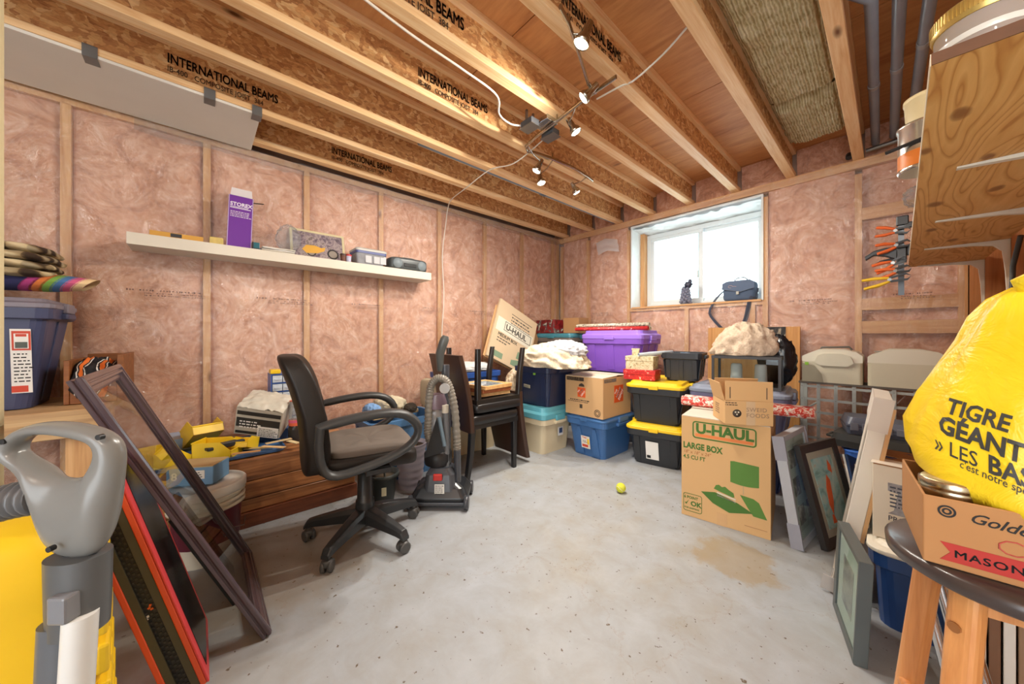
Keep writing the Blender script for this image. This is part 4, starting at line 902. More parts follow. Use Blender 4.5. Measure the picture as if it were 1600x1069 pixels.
b = B(); b.bb(-.025, .035, -.1335, -.131, .085, .155); b.obj('label', PAPER, t); lines(t, .005, -.1345, .145, .05, 5, .012, .006, BLACKINK, 6)
b = B(); b.bb(-.16, .16, -.155, -.14, .03, .05); b.obj('bumper', VC, t, .004)
b = B(); b.lathe([(.085, .24), (.09, .27), (.09, .31), (.07, .33)], 20, (-.03, .0, 0)); b.obj('dirt_cup_base', BLACKP, t)
b = B(); b.lathe([(.065, .33), (.062, .58), (.05, .60)], 24, (-.04, .0, 0)); b.obj('dirt_cup', glass_mat('dirt_cup_clear', (196, 186, 180), .1, .06, .2), t)
b = B(); b.lathe([(.035, .33), (.03, .40), (.022, .42), (.022, .56)], 18, (-.04, .0, 0)); b.obj('cyclone', M((196, 196, 188), .4), t)
b = B(); b.lathe([(.066, .60), (.066, .64), (.05, .69)], 20, (-.04, .0, 0)); b.obj('cyclone_cap', M((118, 100, 112), .3), t)
b = B(); b.tube([(.02, .03, .2), (.018, .03, .5), (.012, .03, .66), (.01, .03, .88)], .028, 12); b.obj('spine', VC, t)
b = B(); b.tube([(.03, -.035, .16), (.028, -.04, .42), (.02, -.03, .62)], .02, 12); b.obj('wand_tube', M((110, 112, 116), .3), t)
b = B(); b.lathe([(.022, -.025), (.022, .025)], 14, (.021, -.034, .60)); b.obj('tube_collar', M((214, 206, 190), .4), t)
b = B(); b.tube([(-.02, .02, .84), (-.022, .01, .90), (-.02, .0, .95), (.0, -.01, 1.01), (.015, -.012, 1.05), (.02, -.01, 1.07)], [.020, .022, .026, .027, .026, .018], 12, flat=1.1); b.obj('grip', M((84, 86, 84), .35), t)
hp = [(-.075, -.05, .40), (-.085, -.055, .46), (-.08, -.06, .55), (-.075, -.06, .68), (-.06, -.06, .76), (-.02, -.06, .80), (.03, -.06, .785), (.06, -.055, .72), (.085, -.05, .6), (.098, -.045, .42), (.10, -.045, .34)]
SP = smooth_path(hp, 14)
b = B(); b.tube(SP, [.024+.0028*math.cos(k*2.1) for k in range(len(SP))], 14); b.obj('hose', VG, t)
b = B(); b.tube([(.10, -.045, .345), (.104, -.045, .20), (.104, -.05, .08)], [.024, .022, .022], 12); b.obj('hose_cuff', VC, t)
b = B(); b.lathe([(.032, -.008), (.032, .008), (.022, .012)], 20, (.03, -.09, .74), axis='y'); b.obj('cord_hook', M((168, 166, 164), .35), t)
b = B(); b.prism([(-.10, .30), (-.02, .56), (.03, .34)], -.085, -.078); b.obj('crevice_tool', VB, t)
b = B(); b.tube([(-.005, -.095, .56), (.03, -.095, .38)], .012, 8); b.obj('dusting_brush', M((108, 128, 142), .4), t)
# ---------------------------------------------------------------- pots and bins behind the chair
t = thing('plant_pot', 'lilac grey ringed pot with dry stubble in the soil', 'pot', (-2.30, 1.115, 0))
b = B(); pr = []
for k in range(29): z = .30*k/28; pr.append((.078+.03*z/.3+.003*math.cos(z*135), z))
b.lathe(pr+[(.112, .30), (.112, .312), (.104, .312), (.10, .285), (.0, .285)], 32); b.obj('pot_body', M((178, 172, 186), .45), t)
b = B(); b.lathe([(.0, .286), (.1, .286), (.09, .288), (0, .292)], 20, caps=(False, False)); b.obj('soil', M((62, 48, 36), .95, bump=.6), t)
b = B(); r = random.Random(3)
for k in range(26):
    a, q_ = r.uniform(0, 6.28), r.uniform(0, .05); x, y = q_*math.cos(a), q_*math.sin(a); b.tube([(x, y, .285), (x*1.3+r.uniform(-.01, .01), y*1.3, .325+r.uniform(0, .02))], .003, 4)
o = b.obj('dry_stalks', M((206, 166, 92), .9), t); o['kind'] = 'stuff'
t = thing('plant_pot', 'dark grey hanging pot with saucer behind the chair column', 'pot', (-2.18, .87, 0))
b = B(); b.lathe([(.06, 0), (.065, .01), (.085, .17), (.098, .175), (.098, .2), (.088, .2), (.082, .17), (0, .17)], 28); b.obj('pot_body', M((58, 62, 60), .4), t)
b = B(); b.lathe([(.0, .171), (.08, .171), (0, .178)], 20, caps=(False, False)); b.obj('soil', M((74, 60, 44), .95, bump=.6), t)
b = B(); b.tube([(.08, -.02, .19), (.05, -.02, .29), (-.02, 0, .31), (-.06, .03, .27), (-.085, .04, .19)], .006, 6, flat=2); b.obj('hanger', M((70, 74, 72), .4), t)
b = B(); b.box((.088, -.03, .11), (.004, .028, .05), rz=-20); b.obj('tag', M((220, 214, 180), .6), t)
tote('storage_tote', 'light blue bin of tools between the office chair and the vacuum', 'tote', (-2.62, 1.16, 0), 90, .58, .40, .45, M((84, 130, 178), .4), ribs=2, taper=.88, handle=False)
for k, (x, y, z, r_, l, cc, lb) in enumerate(((-2.60, 1.05, .485, 70, .34, (226, 214, 186), 'cream paint roller pole lying across the light blue bin'), (-2.55, 1.12, .478, 98, .38, (206, 178, 132), 'wooden stick across the front of the light blue bin'), (-2.68, 1.2, .478, 60, .30, (190, 176, 150), 'grey beige trim piece lying on the light blue bin'))):
    b = B(); b.box((0, 0, 0), (l, .028, .02)); tag(b.obj('batten', M(cc, .6), bevel=.004), lb, 'stick', loc=(x, y, z-.013), rz=r_)
b = lump(.16, .12, .06, 21, .2, 3., flat=.4); tag(b.obj('rag', M((206, 196, 170), .9)), 'crumpled beige rag at the back of the light blue bin', 'cloth', loc=(-2.72, 1.14, .522))
b = lump(.09, .06, .05, 25, .2, 3., flat=.4); tag(b.obj('rag', M((120, 160, 210), .9, var=.5, vs=30)), 'blue and white rag under the chair arm', 'cloth', loc=(-2.62, .96, .51))
b = lump(.055, .05, .04, 29, .2, 3., flat=.5); tag(b.obj('work_glove', M((70, 62, 54), .9)), 'dark work glove lying on the tools in the light blue bin', 'glove', loc=(-2.56, 1.24, .497))
t = thing('seat_pad', 'beige zipped cushion standing against the wall behind the vacuum', 'cushion', (-2.80, 1.565, .4215), 18)
b = B(); sell(b, (0, 0, .13), .13, .035, .13, .4, .5); b.obj('pad', M((184, 170, 144), .8), t)
b = B(); b.tube([(-.12, 0, .0), (-.125, 0, .2), (-.08, 0, .258), (.08, 0, .258), (.125, 0, .2), (.12, 0, .0)], .005, 6); b.obj('piping', M((120, 108, 92), .8), t)
t = tote('storage_tote', 'plain beige lidded tote standing behind the vacuum and dining chair', 'tote', (-2.76, 1.855, 0), 90, .70, .46, .42, M((206, 190, 158), .45), M((198, 184, 156), .45), ribs=0, handle=False)
# ---------------------------------------------------------------- dining chairs
ESP = M((28, 26, 27), .36, var=.15, vs=4, coat=.1); ESPB = M((64, 42, 32), .34, var=.2, vs=3, coat=.1)
def dining(label, loc, rz, flip=False):
    t = thing('dining_chair', label, 'chair', loc, rz, 180 if flip else 0)
    for sx in (-1, 1):
        b = B(); b.loft([[(sx*.20+x, .20+y, z) for x, y, _ in rr(q_, q_, .004, 0, 1)] for z, q_ in ((0, .034), (.40, .042))]); b.obj('leg', ESP, t)
        b = B(); b.loft([[(sx*.20+x, -.215+y+dy, z) for x, y, _ in rr(q_, q_, .004, 0, 1)] for z, q_, dy in ((0, .034, -.05), (.2, .04, -.015), (.40, .044, 0))]); b.obj('leg', ESP, t)
    b = B(); b.bb(-.222, .222, -.235, .225, .38, .42); sell(b, (0, 0, .445), .235, .24, .04, .3, .2, 40, 14); b.obj('seat', ESP, t)
    b = B(); n = 12
    def prof(z): return -.225-.10*((z-.36)/.57)**1.6
    b.loft([[(x, y+prof(z), z) for x, y, _ in rr(.45-.02*max(0, (z-.6)/.35), .045, .015, 0, 3)] for z in [.36+.57*k/n for k in range(n+1)]], smooth=True); b.obj('backrest', ESPB, t, label='dark brown upholstered back'); return t
dining('dark brown dining chair on the floor carrying an upturned chair', (-2.265, 1.70, 0), 0)
dining('upturned dark dining chair resting on the seat of the other', (-2.265, 1.735, .972), 0, True)
FW = [wood('frame_oak', (196, 140, 82), (216, 164, 104), (226, 182, 124), 0, 1.2), wood('frame_red', (150, 80, 44), (172, 98, 58), (186, 114, 70), 0, 1.2), wood('frame_pine', (206, 158, 100), (224, 180, 122), (234, 196, 144), 0, 1.2)]
for k in range(3):
    frame(['bottom wooden picture frame stacked on the upturned chair', 'middle reddish frame stacked on the upturned chair', 'top oak frame of the stack, glass up, on the upturned chair'][k], (-2.26+.01*k, 1.89-.006*k, .600+.0295*k), .32, .30, .028, .03, FW[(2, 1, 0)[k]], rz=180+3*k, rx=-90, group='frames stacked on the chairs', mat=M((226, 222, 214), .5), art=artmat('stack_print', [(.4, (150, 150, 170)), (.6, (220, 214, 206))], 8), artw=.2, arth=.18, glass=(k == 2), back=KRAFTD)
# ---------------------------------------------------------------- tote stacks along the back
BEI = M((208, 194, 164), .42, var=.05); TEALL = M((92, 164, 180), .4, var=.05); HDXB = M((44, 46, 50), .4, var=.06); HDXY = M((238, 196, 30), .4, var=.05)
GRNTAG = M((150, 206, 60), .5)
t = tote('storage_tote', 'large beige tote with deep teal lid on the floor behind the dining chairs', 'tote', (-2.355, 2.46, 0), 0, .62, .45, .42, BEI, TEALL, ribs=0, taper=.90, lidh=.10)
b = B(); b.bb(-.1, -.02, -.224, -.218, .2, .30); b.obj('grip_plate', M((222, 214, 194), .4), t, .006)
decal(t, 'sticker', M((206, 208, 210), .4), .308-.008, .02, .19, .07, .08, rz=90); decal(t, 'sticker_print', M((44, 62, 100), .5), .3022, .02, .195, .045, .045, rz=90)
t = tote('storage_tote', 'dark navy open tote full of blankets, stacked on the teal lid', 'tote', (-2.275, 2.50, .421), 0, .48, .42, .36, M((36, 46, 76), .35, var=.08), ribs=2, taper=.88)
decal(t, 'label', M((208, 204, 178), .5), -.06, face(.42, .88, .36, .17)-.004, .17, .085, .03, 4, ry=4); lines(t, -.06, face(.42, .88, .36, .17)-.006, .174, .075, 2, .012, .008, BLACKINK, 12)
decal(t, 'price_dot', GRNTAG, .045, face(.42, .88, .36, .295)-.004, .295, .03, .02)
def fleece(name, c, dark):
    t = NT(name); v = t.coord(); t.col(t.ramp(t.noise(v, 26, 5, .7, 1.), [(.3, dark), (.6, c)])); t.set(Roughness=.98); t.bump(t.noise(v, 70, 4, .7), .8, .012); return t.m
b = lump(.36, .25, .16, 5, .2, 2.1, 90, 44, flat=.3, ridge=.8, shape=lambda p: (p[0], p[1], p[2]-.25*max(0, p[0]-.12)-.12*max(0, -.3-p[0])))
bl = tag(b.obj('blanket', fleece('cream_fleece', (236, 222, 198), (204, 182, 148))), 'thick cream fleece blanket heaped over the navy tote', 'blanket', loc=(-2.13, 2.47, .835))
b = lump(.22, .17, .09, 9, .25, 3., 70, 34, flat=.5); b2 = b.obj('fleece_fold', fleece('white_fleece', (228, 226, 228), (176, 178, 186)), bl); b2.location = (.10, .03, .10)
t = tote('storage_tote', 'medium blue tote on the floor under the orange logo carton', 'tote', (-1.812, 2.785, 0), 0, .43, .57, .36, BLUE, M((66, 108, 160), .38), ribs=0, taper=.84, lidh=.03)
b = B()
for x in (-.07, .09): b.loft([[(x+px*s, face(.43+.15, .84, .33, z)+.004+py, z) for px, py in ((-.03, 0), (.03, 0), (.03, -.012), (-.03, -.012))] for z, s in ((.02, 1.4), (.22, .8), (.26, .5))])
b.obj('moulded_flute', BLUE, t, .004)
fb2 = lambda z: face(.58, .84, .33, z)-.001
decal(t, 'sticker', M((232, 226, 216), .4), .0, fb2(.13)-.012, .13, .09, .11, 7); decal(t, 'sticker_print', SRED, -.005, fb2(.1)-.014, .098, .06, .022, 7); decal(t, 'sticker_print', YEL, .03, fb2(.14)-.014, .14, .02, .05, 7)
txt('Tote', .022, t, (-.03, fb2(.16)-.0145, .165), (97, 0, 0), SRED, .01); lines(t, -.005, fb2(.13)-.0145, .14, .05, 2, .012, .007, BLACKINK, 3, 7)
# orange logo carton
HDO = M((226, 92, 36), .6, var=.04)
t = carton('moving_carton', 'brown moving carton with orange square logo on the blue tote', (-1.825, 2.745, .362), 0, .40, .46, .345, KRAFT, flaps=(2, 3, 0, 0), topmat=M((206, 192, 172), .6))
fy = -.2305
DB = M((70, 58, 48), .7)
b = B(); b.bb(-.185, .005, fy-.0006, fy, .305, .338); b.obj('name_band', DB, t); txt('MOYENNE', .03, t, (-.178, fy-.0008, .311), FRONT, KRAFT, .008, sx=.98)
def hd(t, x, z, s, rot, pf):
    """slanted white letters in an orange square"""
    b = B()
    c = pf(x, z); 
    o = decal(t, 'logo_square', HDO, c[0], c[1], c[2], s, s, rz=rot)
    a = 50*D2R; R_ = Matrix.Rotation(rot*D2R, 4, 'Z') @ Matrix.Rotation(90*D2R, 4, 'X') @ Matrix.Rotation(a, 4, 'Z')
    n = Vector((0, -.0022, 0)) if rot == 0 else Vector((.0022, 0, 0))
    for k, (w, sz) in enumerate((('THE', .19), ('HOME', .27), ('DEPOT', .24))):
        sz *= s; off = (.27, -.02, -.30)[k]*s; wd = sz*.66*len(w)*.95; st_ = (-.10, 0, .08)[k]*s-wd/2
        p = Vector(pf(x+st_*math.cos(a)-off*math.sin(a), z+st_*math.sin(a)+off*math.cos(a)))+n
        o = txt(w, sz, t, tuple(p), (0, 0, 0), WHITE, .004, sx=.95); o.rotation_euler = R_.to_euler()
hd(t, -.02, .205, .085, 0, lambda x, z: (x, fy, z)); hd(t, .02, .195, .15, 90, lambda x, z: (.2005, x, z))
b = B(); b.prism([(-.05+.0, .258), (.012, .258), (.008, .275), (-.018, .288), (-.045, .275)], fy-.0007, fy); b.obj('house_print', DB, t)
lines(t, -.02, fy-.0004, .135, .25, 1, .01, .012, DB, 3); lines(t, -.02, fy-.0004, .12, .3, 1, .01, .008, DB, 4)
b = B(); b.bb(-.04, -.01, fy-.0006, fy, .065, .1); b.obj('print_block', DB, t)
b = B(); [b.lathe([(r_, -.0004), (r_-.006, -.0004)], 20, (.145, fy-.0002, .045), axis='y', caps=(False, False)) for r_ in (.032, .02)]; b.obj('round_stamp', DB, t)
b = B(); b.bb(.2002, .2008, -.21, -.02, .305, .336); b.obj('name_band', M((120, 112, 108), .7), t); txt('MOYENNE', .026, t, (.2012, -.2, .312), (90, 0, 90), KRAFT, .008, sx=.85)
# black totes with yellow lids
for z, lb in ((0, 'lower black tote with yellow lid and white label, on the floor'), (.346, 'upper black tote with yellow lid under the gift boxes')):
    t = tote('storage_tote', lb, 'tote', (-1.345, 3.035, z), 11, .46, .68, .345, HDXB, HDXY, ribs=2, taper=.82, lidh=.045, group=None)
    if z == 0:
        ty = face(.68, .82, .30, .15); tl = side_tilt(.68, .82, .30)
        decal(t, 'sticker', PAPER, -.02, ty-.006, .13, .10, .155, tl); lines(t, -.02, ty-.0075, .185, .085, 5, .012, .006, BLACKINK, 7, tl); txt('HDX', .016, t, (-.06, ty-.004-.006, .19), (90+tl, 0, 0), BLACKINK, .02)
        decal(t, 'barcode', BLACKINK, -.048, ty+.004, .075, .03, .024, tl); decal(t, 'sticker_print', SRED, .012, ty+.008, .062, .03, .01, tl)
c11, s11 = math.cos(11*D2R), math.sin(11*D2R)
t = tote('storage_tote', 'black lidless tub standing on the upper yellow lid', 'tote', (-1.215, 3.16, .692), 11, .33, .36, .235, M((46, 48, 54), .4), ribs=3, taper=.88)
b = lump(.13, .14, .05, 33, .2, 3., flat=.3); tag(b.obj('blue_wrap', M((120, 146, 178), .3)), 'bluish crumpled wrap inside the black tub', 'wrap', loc=(-1.215, 3.165, .87))
FLOR = artmat('floral_paper', [(.3, (120, 104, 70)), (.45, (206, 190, 150)), (.6, (226, 216, 184)), (.7, (150, 146, 100))], 46, .8); REDP = artmat('red_gift_paper', [(.35, (170, 36, 40)), (.62, (206, 50, 48)), (.66, (240, 226, 210))], 40, .3)
for lb, z, w, d, h, m_, x, y in (('red patterned gift box on the upper yellow lid', .692, .27, .20, .085, REDP, -1.475, 2.90), ('floral gift box with lid stacked on the red gift box', .7785, .24, .17, .115, FLOR, -1.48, 2.905)):
    t = thing('gift_box', lb, 'box', (x, y, z), 11)
    b = B(); b.bb(-w/2+.004, w/2-.004, -d/2+.004, d/2-.004, 0, h-.012); b.obj('box_body', m_, t); b = B(); b.bb(-w/2, w/2, -d/2, d/2, h-.04, h); b.obj('lid', m_, t, .002)
for k, (x, y, l_, rz_) in enumerate(((-1.40, 2.93, .26, 60), (-1.35, 2.98, .22, 48))):
    b = B(); b.lathe([(.016, -l_/2), (.016, l_/2), (.012, l_/2), (.012, -l_/2)], 14, axis='x', caps=(False, False)); o = tag(b.obj('paper_roll', M((196, 206, 214), .4)), ('grey paper tube lying from the floral box into the black tub', 'second shorter tube beside the grey paper tube')[k], 'roll', loc=(x, y, .915+.006*k), rz=rz_, ry=-4)
b = B(); b.bb(-.03, .03, -.012, .012, 0, .05); b.bb(-.035, .035, -.014, .014, .05, .062); tag(b.obj('paper_gift', FLOR), 'small floral packet standing on the floral gift box', 'packet', loc=(-1.55, 2.93, .8945), rz=11)
# supports at the back and the purple tote
tote('storage_tote', 'tall grey tote hidden beneath the purple tote', 'tote', (-1.975, 3.36, 0), 0, .60, .42, .70, M((70, 74, 86), .4), M((60, 64, 78), .4), ribs=0, handle=False)
PUR = M((132, 88, 196), .25, var=.12, vs=3)
t = tote('storage_tote', 'translucent purple tote standing at the back behind the orange logo carton', 'tote', (-1.94, 3.33, .701), 0, .72, .44, .425, PUR, M((156, 118, 222), .3), ribs=3, taper=.86, lidh=.085)
GIFT = artmat('wrapping_paper', [(.36, (190, 44, 44)), (.46, (232, 222, 204)), (.56, (206, 190, 150)), (.66, (110, 150, 90))], 30, .6)
for k, (y, z, m_, lb) in enumerate(((3.24, 1.147, REDP, 'red wrapping roll in front on the purple lid'), (3.29, 1.147, FLOR, 'floral wrapping roll behind the red one on the purple lid'), (3.265, 1.185, artmat('silver_wrap', [(.4, (120, 112, 96)), (.55, (214, 206, 184))], 50, .3), 'silver patterned wrapping roll on top of the two on the purple lid'))):
    b = B(); b.lathe([(.02, -.43), (.02, .43), (.015, .43), (.015, -.43)], 14, axis='x', caps=(False, False)); tag(b.obj('wrapping_roll', m_), lb, 'roll', 'wrapping rolls on the purple lid', (-2.02, y, z), rz=1.5)
tote('storage_tote', 'dark grey tote under the clear teal-lidded one in the corner', 'tote', (-2.80, 3.44, 0), 0, .62, .50, .54, M((74, 72, 74), .4), M((60, 60, 64), .4), ribs=0, handle=False)
tote('storage_tote', 'smoky clear tote with teal lid in the far corner', 'tote', (-2.80, 3.44, .541), 0, .62, .50, .56, M((112, 104, 98), .2, var=.3, vs=5), M((60, 124, 140), .35), ribs=2, taper=.9)
XM = artmat('christmas_print', [(.4, (96, 22, 26)), (.5, (140, 30, 32)), (.58, (60, 70, 72)), (.68, (210, 200, 184))], 14, .6)
carton('ornament_box', 'dark red printed holiday box on the teal lid in the corner', (-2.93, 3.36, 1.105), -8, .34, .24, .165, XM)
carton('small_carton', 'plain brown carton beside the holiday box in the corner', (-2.60, 3.43, 1.105), 4, .22, .22, .18, KRAFTD)
# flat moving cartons leaning in the corner
t = thing('moving_carton', 'flattened medium moving carton with green print leaning in the corner', 'box', (-2.80, 2.46, .74), 90, -9, 25)
b = B(); b.bb(-.29, .29, -.03, -.004, 0, .64); b.obj('front_panel', M((202, 178, 146), .8, var=.05), t, .002); b = B(); b.bb(-.285, .25, .0, .012, -.01, .6); b.bb(-.295, .2, .018, .03, .0, .57); b.obj('back_panel', KRAFT, t, .002)
b = B(); b.bb(0, .24, -.005, .005, .12, .50); o = b.obj('flap', KRAFT, t); o.location = (.27, -.02, .06); o.rotation_euler = (0, 0, 32*D2R)
b = B(); b.bb(0, .2, -.005, .005, .0, .44); o = b.obj('flap', KRAFTD, t); o.location = (.275, 0, .06); o.rotation_euler = (0, 0, 62*D2R)
GRN = M((58, 96, 52), .7); DGR = M((74, 70, 62), .7); LBL = M((214, 208, 190), .7)
b = B(); b.bb(-.265, .265, -.0308, -.03, .30, .45); b.obj('print_panel', LBL, t)
b = B(); [b.bb(*q) for q in ((-.16, .24, -.0316, -.0309, .43, .436), (-.16, .24, -.0316, -.0309, .335, .341), (-.16, -.154, -.0316, -.0309, .341, .43), (.234, .24, -.0316, -.0309, .341, .43))]; b.obj('logo_border', DGR, t)
txt('U-HAUL', .085, t, (-.14, -.0312, .355), FRONT, DGR, .022, sx=1.0)
txt('MEDIUM BOX', .05, t, (-.22, -.0305, .255), FRONT, DGR, .02, sx=.9); lines(t, -.13, -.0305, .23, .18, 2, .03, .016, DGR, 5)
b = B(); b.prism([(.02, .03), (.2, .03), (.22, .08), (.12, .11), (.02, .08)], -.0308, -.03); b.prism([(.08, .12), (.2, .12), (.19, .2), (.09, .2)], -.0308, -.03); b.bb(-.24, -.1, -.0308, -.03, .03, .09); b.obj('green_print', M((120, 142, 116), .7), t)
b = B(); b.bb(-.1, .22, -.0308, -.03, .55, .557); b.obj('print_line', DGR, t); lines(t, .06, -.0305, .52, .3, 3, .035, .02, DGR, 9)
# blue bin with odds and ends behind the chairs
tote('storage_tote', 'bright blue bin of odds and ends behind the dining chair back', 'tote', (-2.86, 1.98, .421), 90, .64, .40, .30, M((44, 82, 156), .38), ribs=2, taper=.9, handle=False)
b = lump(.15, .26, .06, 41, .2, 3.5, flat=.5); tag(b.obj('dust_sheet', M((206, 206, 206), .9)), 'crumpled white sheet filling the bright blue bin', 'cloth', loc=(-2.86, 2.02, .748))
r = random.Random(8)
for k, (x, y, z, c_, lb) in enumerate(((-2.84, 1.70, .765, (150, 90, 60), 'small brown wooden craft house on the bright blue bin'), (-2.95, 1.715, .765, (120, 104, 84), 'small grey brown craft block on the bright blue bin'), (-2.85, 1.80, .79, (176, 160, 140), 'silver beige craft piece at the back of the bright blue bin'))):
    t = thing('craft_house', lb, 'ornament', (x, y, z-.025), 20+25*k)
    b = B(); b.bb(-.04, .04, -.03, .03, 0, .05); b.obj('walls', M(c_, .7, var=.3, vs=40), t); b = B(); b.prism([(-.05, .05), (.05, .05), (0, .095)], -.036, .036); b.obj('roof', M((90, 70, 60), .6, var=.4, vs=50), t)
bpy.data.objects['moving_carton.001'].scale = (1.1, 1, 1.06)
t = thing('scrub_brush', 'green and yellow striped sponge behind the vacuum handle', 'sponge', (-2.72, 1.66, .7215), 60)
b = B(); b.bb(-.04, .04, -.03, .03, 0, .055); b.obj('sponge', M((150, 160, 60), .9, var=.5, vs=60), t, .004); b = B(); b.bb(-.04, .04, -.03, .03, .0555, .07); b.obj('scouring_pad', M((66, 96, 50), .95), t)
b = lump(.075, .13, .16, 51, .18, 3., flat=.9); tag(b.obj('laundry_bag', artmat('beige_print', [(.35, (150, 122, 96)), (.6, (210, 192, 164))], 24, 1.)), 'beige patterned cloth bag between the chairs and the navy tote', 'bag', loc=(-2.60, 2.42, .57))
# ---------------------------------------------------------------- large moving carton and things on it
CG = M((70, 112, 44), .75, var=.06); CGL = M((86, 128, 54), .75, var=.06); COR = M((226, 130, 70), .75); CK = M((210, 168, 116), .8, var=.05, vs=3, bump=.04, bs=90)
w, d, h = .43, .50, .592
t = carton('moving_carton', 'tall brown moving carton with green lamp and sofa print', (-.665, 2.425, 0), 8, w, d, h, CK, flaps=(0, 1.5, 0, 0), topmat=M((206, 196, 182), .7))
fy = -d/2-.0004; Z = lambda y: y
def rect(b, x0, x1, z0, z1, y=fy): return b.bb(x0, x1, y-.0006, y, z0, z1)
b = B(); x0, x1, z0, z1 = -.155, .155, .47, .57
o1 = [(p[0], p[1]) for p in rr(x1-x0, z1-z0, .018, 0, 4, ((x0+x1)/2, (z0+z1)/2))]; i1 = [(p[0], p[1]) for p in rr(x1-x0-.014, z1-z0-.014, .012, 0, 4, ((x0+x1)/2, (z0+z1)/2))]
b.loft([[(p[0], fy, p[1]) for p in o1], [(p[0], fy-.0008, p[1]) for p in o1], [(p[0], fy-.0008, p[1]) for p in i1], [(p[0], fy, p[1]) for p in i1]], (False, False)); b.obj('logo_border', CG, t)
txt('U-HAUL', .078, t, (-.138, fy-.0006, .503), FRONT, CG, .028, sx=.99)
b = B(); rect(b, -.14, .14, .482, .498); b.obj('logo_stripe', COR, t)
txt('LARGE BOX', .048, t, (-.205, fy-.0004, .405), FRONT, CG, .026, sx=.78)
txt('18" x 18" x 24"', .026, t, (-.205, fy-.0004, .375), FRONT, M((170, 110, 60), .7), .0, sx=.9, shear=.2); txt('4.5 CU FT', .032, t, (-.205, fy-.0004, .342), FRONT, CG, .012, sx=.86)
b = B(); P = lambda pts: b.prism(pts, fy-.0007, fy)
P([(.035, .375)]+[(.035+.13*k/8, .375+.004-.006*(k/8)) for k in range(1, 9)]+[(.165, .26)]+[(.165-.13*k/8, .26-.008*math.sin(math.pi*k/8)) for k in range(1, 9)]); b.obj('lamp_print', CGL, t)
b = B(); b.bb(.093, .097, fy-.0006, fy, .205, .255); b.obj('lamp_stem_print', M((180, 160, 120), .7), t)
b = B(); P([(-.11, .165), (-.04, .18), (.07, .15), (.14, .115), (.03, .085), (-.05, .115)]); b.obj('blanket_print', CG, t)
b = B(); P([(-.045, .20), (-.035, .222), (-.02, .228), (-.005, .218), (.01, .225), (.03, .21), (.05, .20), (.055, .178), (.045, .175), (-.02, .192)]); P([(.08, .2), (.14, .195), (.165, .18), (.2, .1), (.14, .102), (.115, .14)]); b.obj('furniture_print', CGL, t)
b = B(); [P([(-.03, z_), (.06, z_-.016), (.06, z_-.008), (-.03, z_+.008)]) for z_ in (.178, .163)]; b.obj('shelf_print', LBL, t)
x0, x1, z0, z1 = -.205, -.105, .03, .135
o1 = [(p[0], p[1]) for p in rr(x1-x0, z1-z0, .012, 0, 3, ((x0+x1)/2, (z0+z1)/2))]; i1 = [(p[0], p[1]) for p in rr(x1-x0-.006, z1-z0-.006, .01, 0, 3, ((x0+x1)/2, (z0+z1)/2))]
b = B(); b.loft([[(p[0], fy, p[1]) for p in o1], [(p[0], fy-.0008, p[1]) for p in o1], [(p[0], fy-.0008, p[1]) for p in i1], [(p[0], fy, p[1]) for p in i1]], (False, False)); b.obj('stamp_border', CG, t)
txt('6 POINT', .022, t, (-.2, fy-.0005, .105), FRONT, CG, .015, sx=.9); txt('OK', .038, t, (-.165, fy-.0005, .066), FRONT, CG, .025); txt('FOR SHIPPING', .013, t, (-.199, fy-.0005, .045), FRONT, CG, .01, sx=.95)
b = B(); P([(-.198, .078), (-.188, .068), (-.172, .1), (-.188, .079)]); b.obj('tick_print', CG, t)
b = B(); b.bb(-.03, .02, fy-.0009, fy-.0002, 0, .07); b.obj('packing_tape', M((210, 168, 120), .25), t)
b = B(); b.bb(.10, .2, -.251-.0003, -.25, .04, .042); b.obj('score_line', KRAFTD, t)
b = B(); b.bb(w/2, w/2+.0008, -.2, .2, .50, .502); b.bb(w/2, w/2+.0008, -.1, .1, .3, .301); b.obj('side_score', KRAFTD, t)
# small open carton on top
t = carton('food_carton', 'small open brown carton on top of the tall moving carton', (-.557, 2.235, .5975), 33, .225, .205, .128, CK, flaps=(88, 75, 104, 60))
txt('SWEID', .03, t, (-.012, -.1032, .072), FRONT, M((150, 124, 96), .7), .005, sp=1.1); txt('FOODS', .03, t, (-.012, -.1032, .042), FRONT, M((150, 124, 96), .7), .005, sp=1.1)
b = B(); b.lathe([(.0, -.0008), (.021, -.0008), (.021, 0)], 24, (-.055, -.1026, .06), axis='y'); b.obj('round_logo', DB, t)
b = B(); [b.lathe([(.0, -.0014), (.0045, -.0014), (.0045, -.0006)], 10, (-.055+a, -.1026, .06+c_), axis='y') for a, c_ in ((-.007, .006), (.007, .006), (0, -.006))]; b.obj('logo_dot', LBL, t)
b = B(); b.bb(-.012, .03, -.1036, -.1029, 0, .125); b.obj('clear_tape', M((206, 176, 140), .2), t)
lines(t, -.085, -.1032, .115, .05, 2, .011, .006, DB, 5); lines(t, -.1132, .02, .09, .07, 5, .012, .008, M((150, 124, 96), .7), 6, rz=-90)
b = B(); b.bb(-.09, -.086, -.1055, -.105, .14, .2); b.bb(.08, .084, -.1055, -.105, .14, .2); b.obj('slot_print', DB, t)
for k, (y, z, m_, lb) in enumerate(((0, .631, artmat('holiday_wrap', [(.38, (206, 50, 46)), (.5, (226, 90, 70)), (.56, (244, 236, 224)), (.7, (240, 226, 206))], 55, .8), 'red and cream wrapping roll lying behind the small open carton'), (.066, .631, artmat('red_wrap', [(.4, (176, 40, 44)), (.6, (236, 226, 214))], 24, .4), 'darker red wrapping roll behind the first on the tall carton'))):
    b = B(); b.lathe([(.031, -.34), (.031, .34), (.024, .34), (.024, -.34)], 16, axis='x', caps=(False, False)); tag(b.obj('wrapping_roll', m_, ), lb, 'roll', loc=(-.62-.004*k, 2.497+y, z), rz=9)
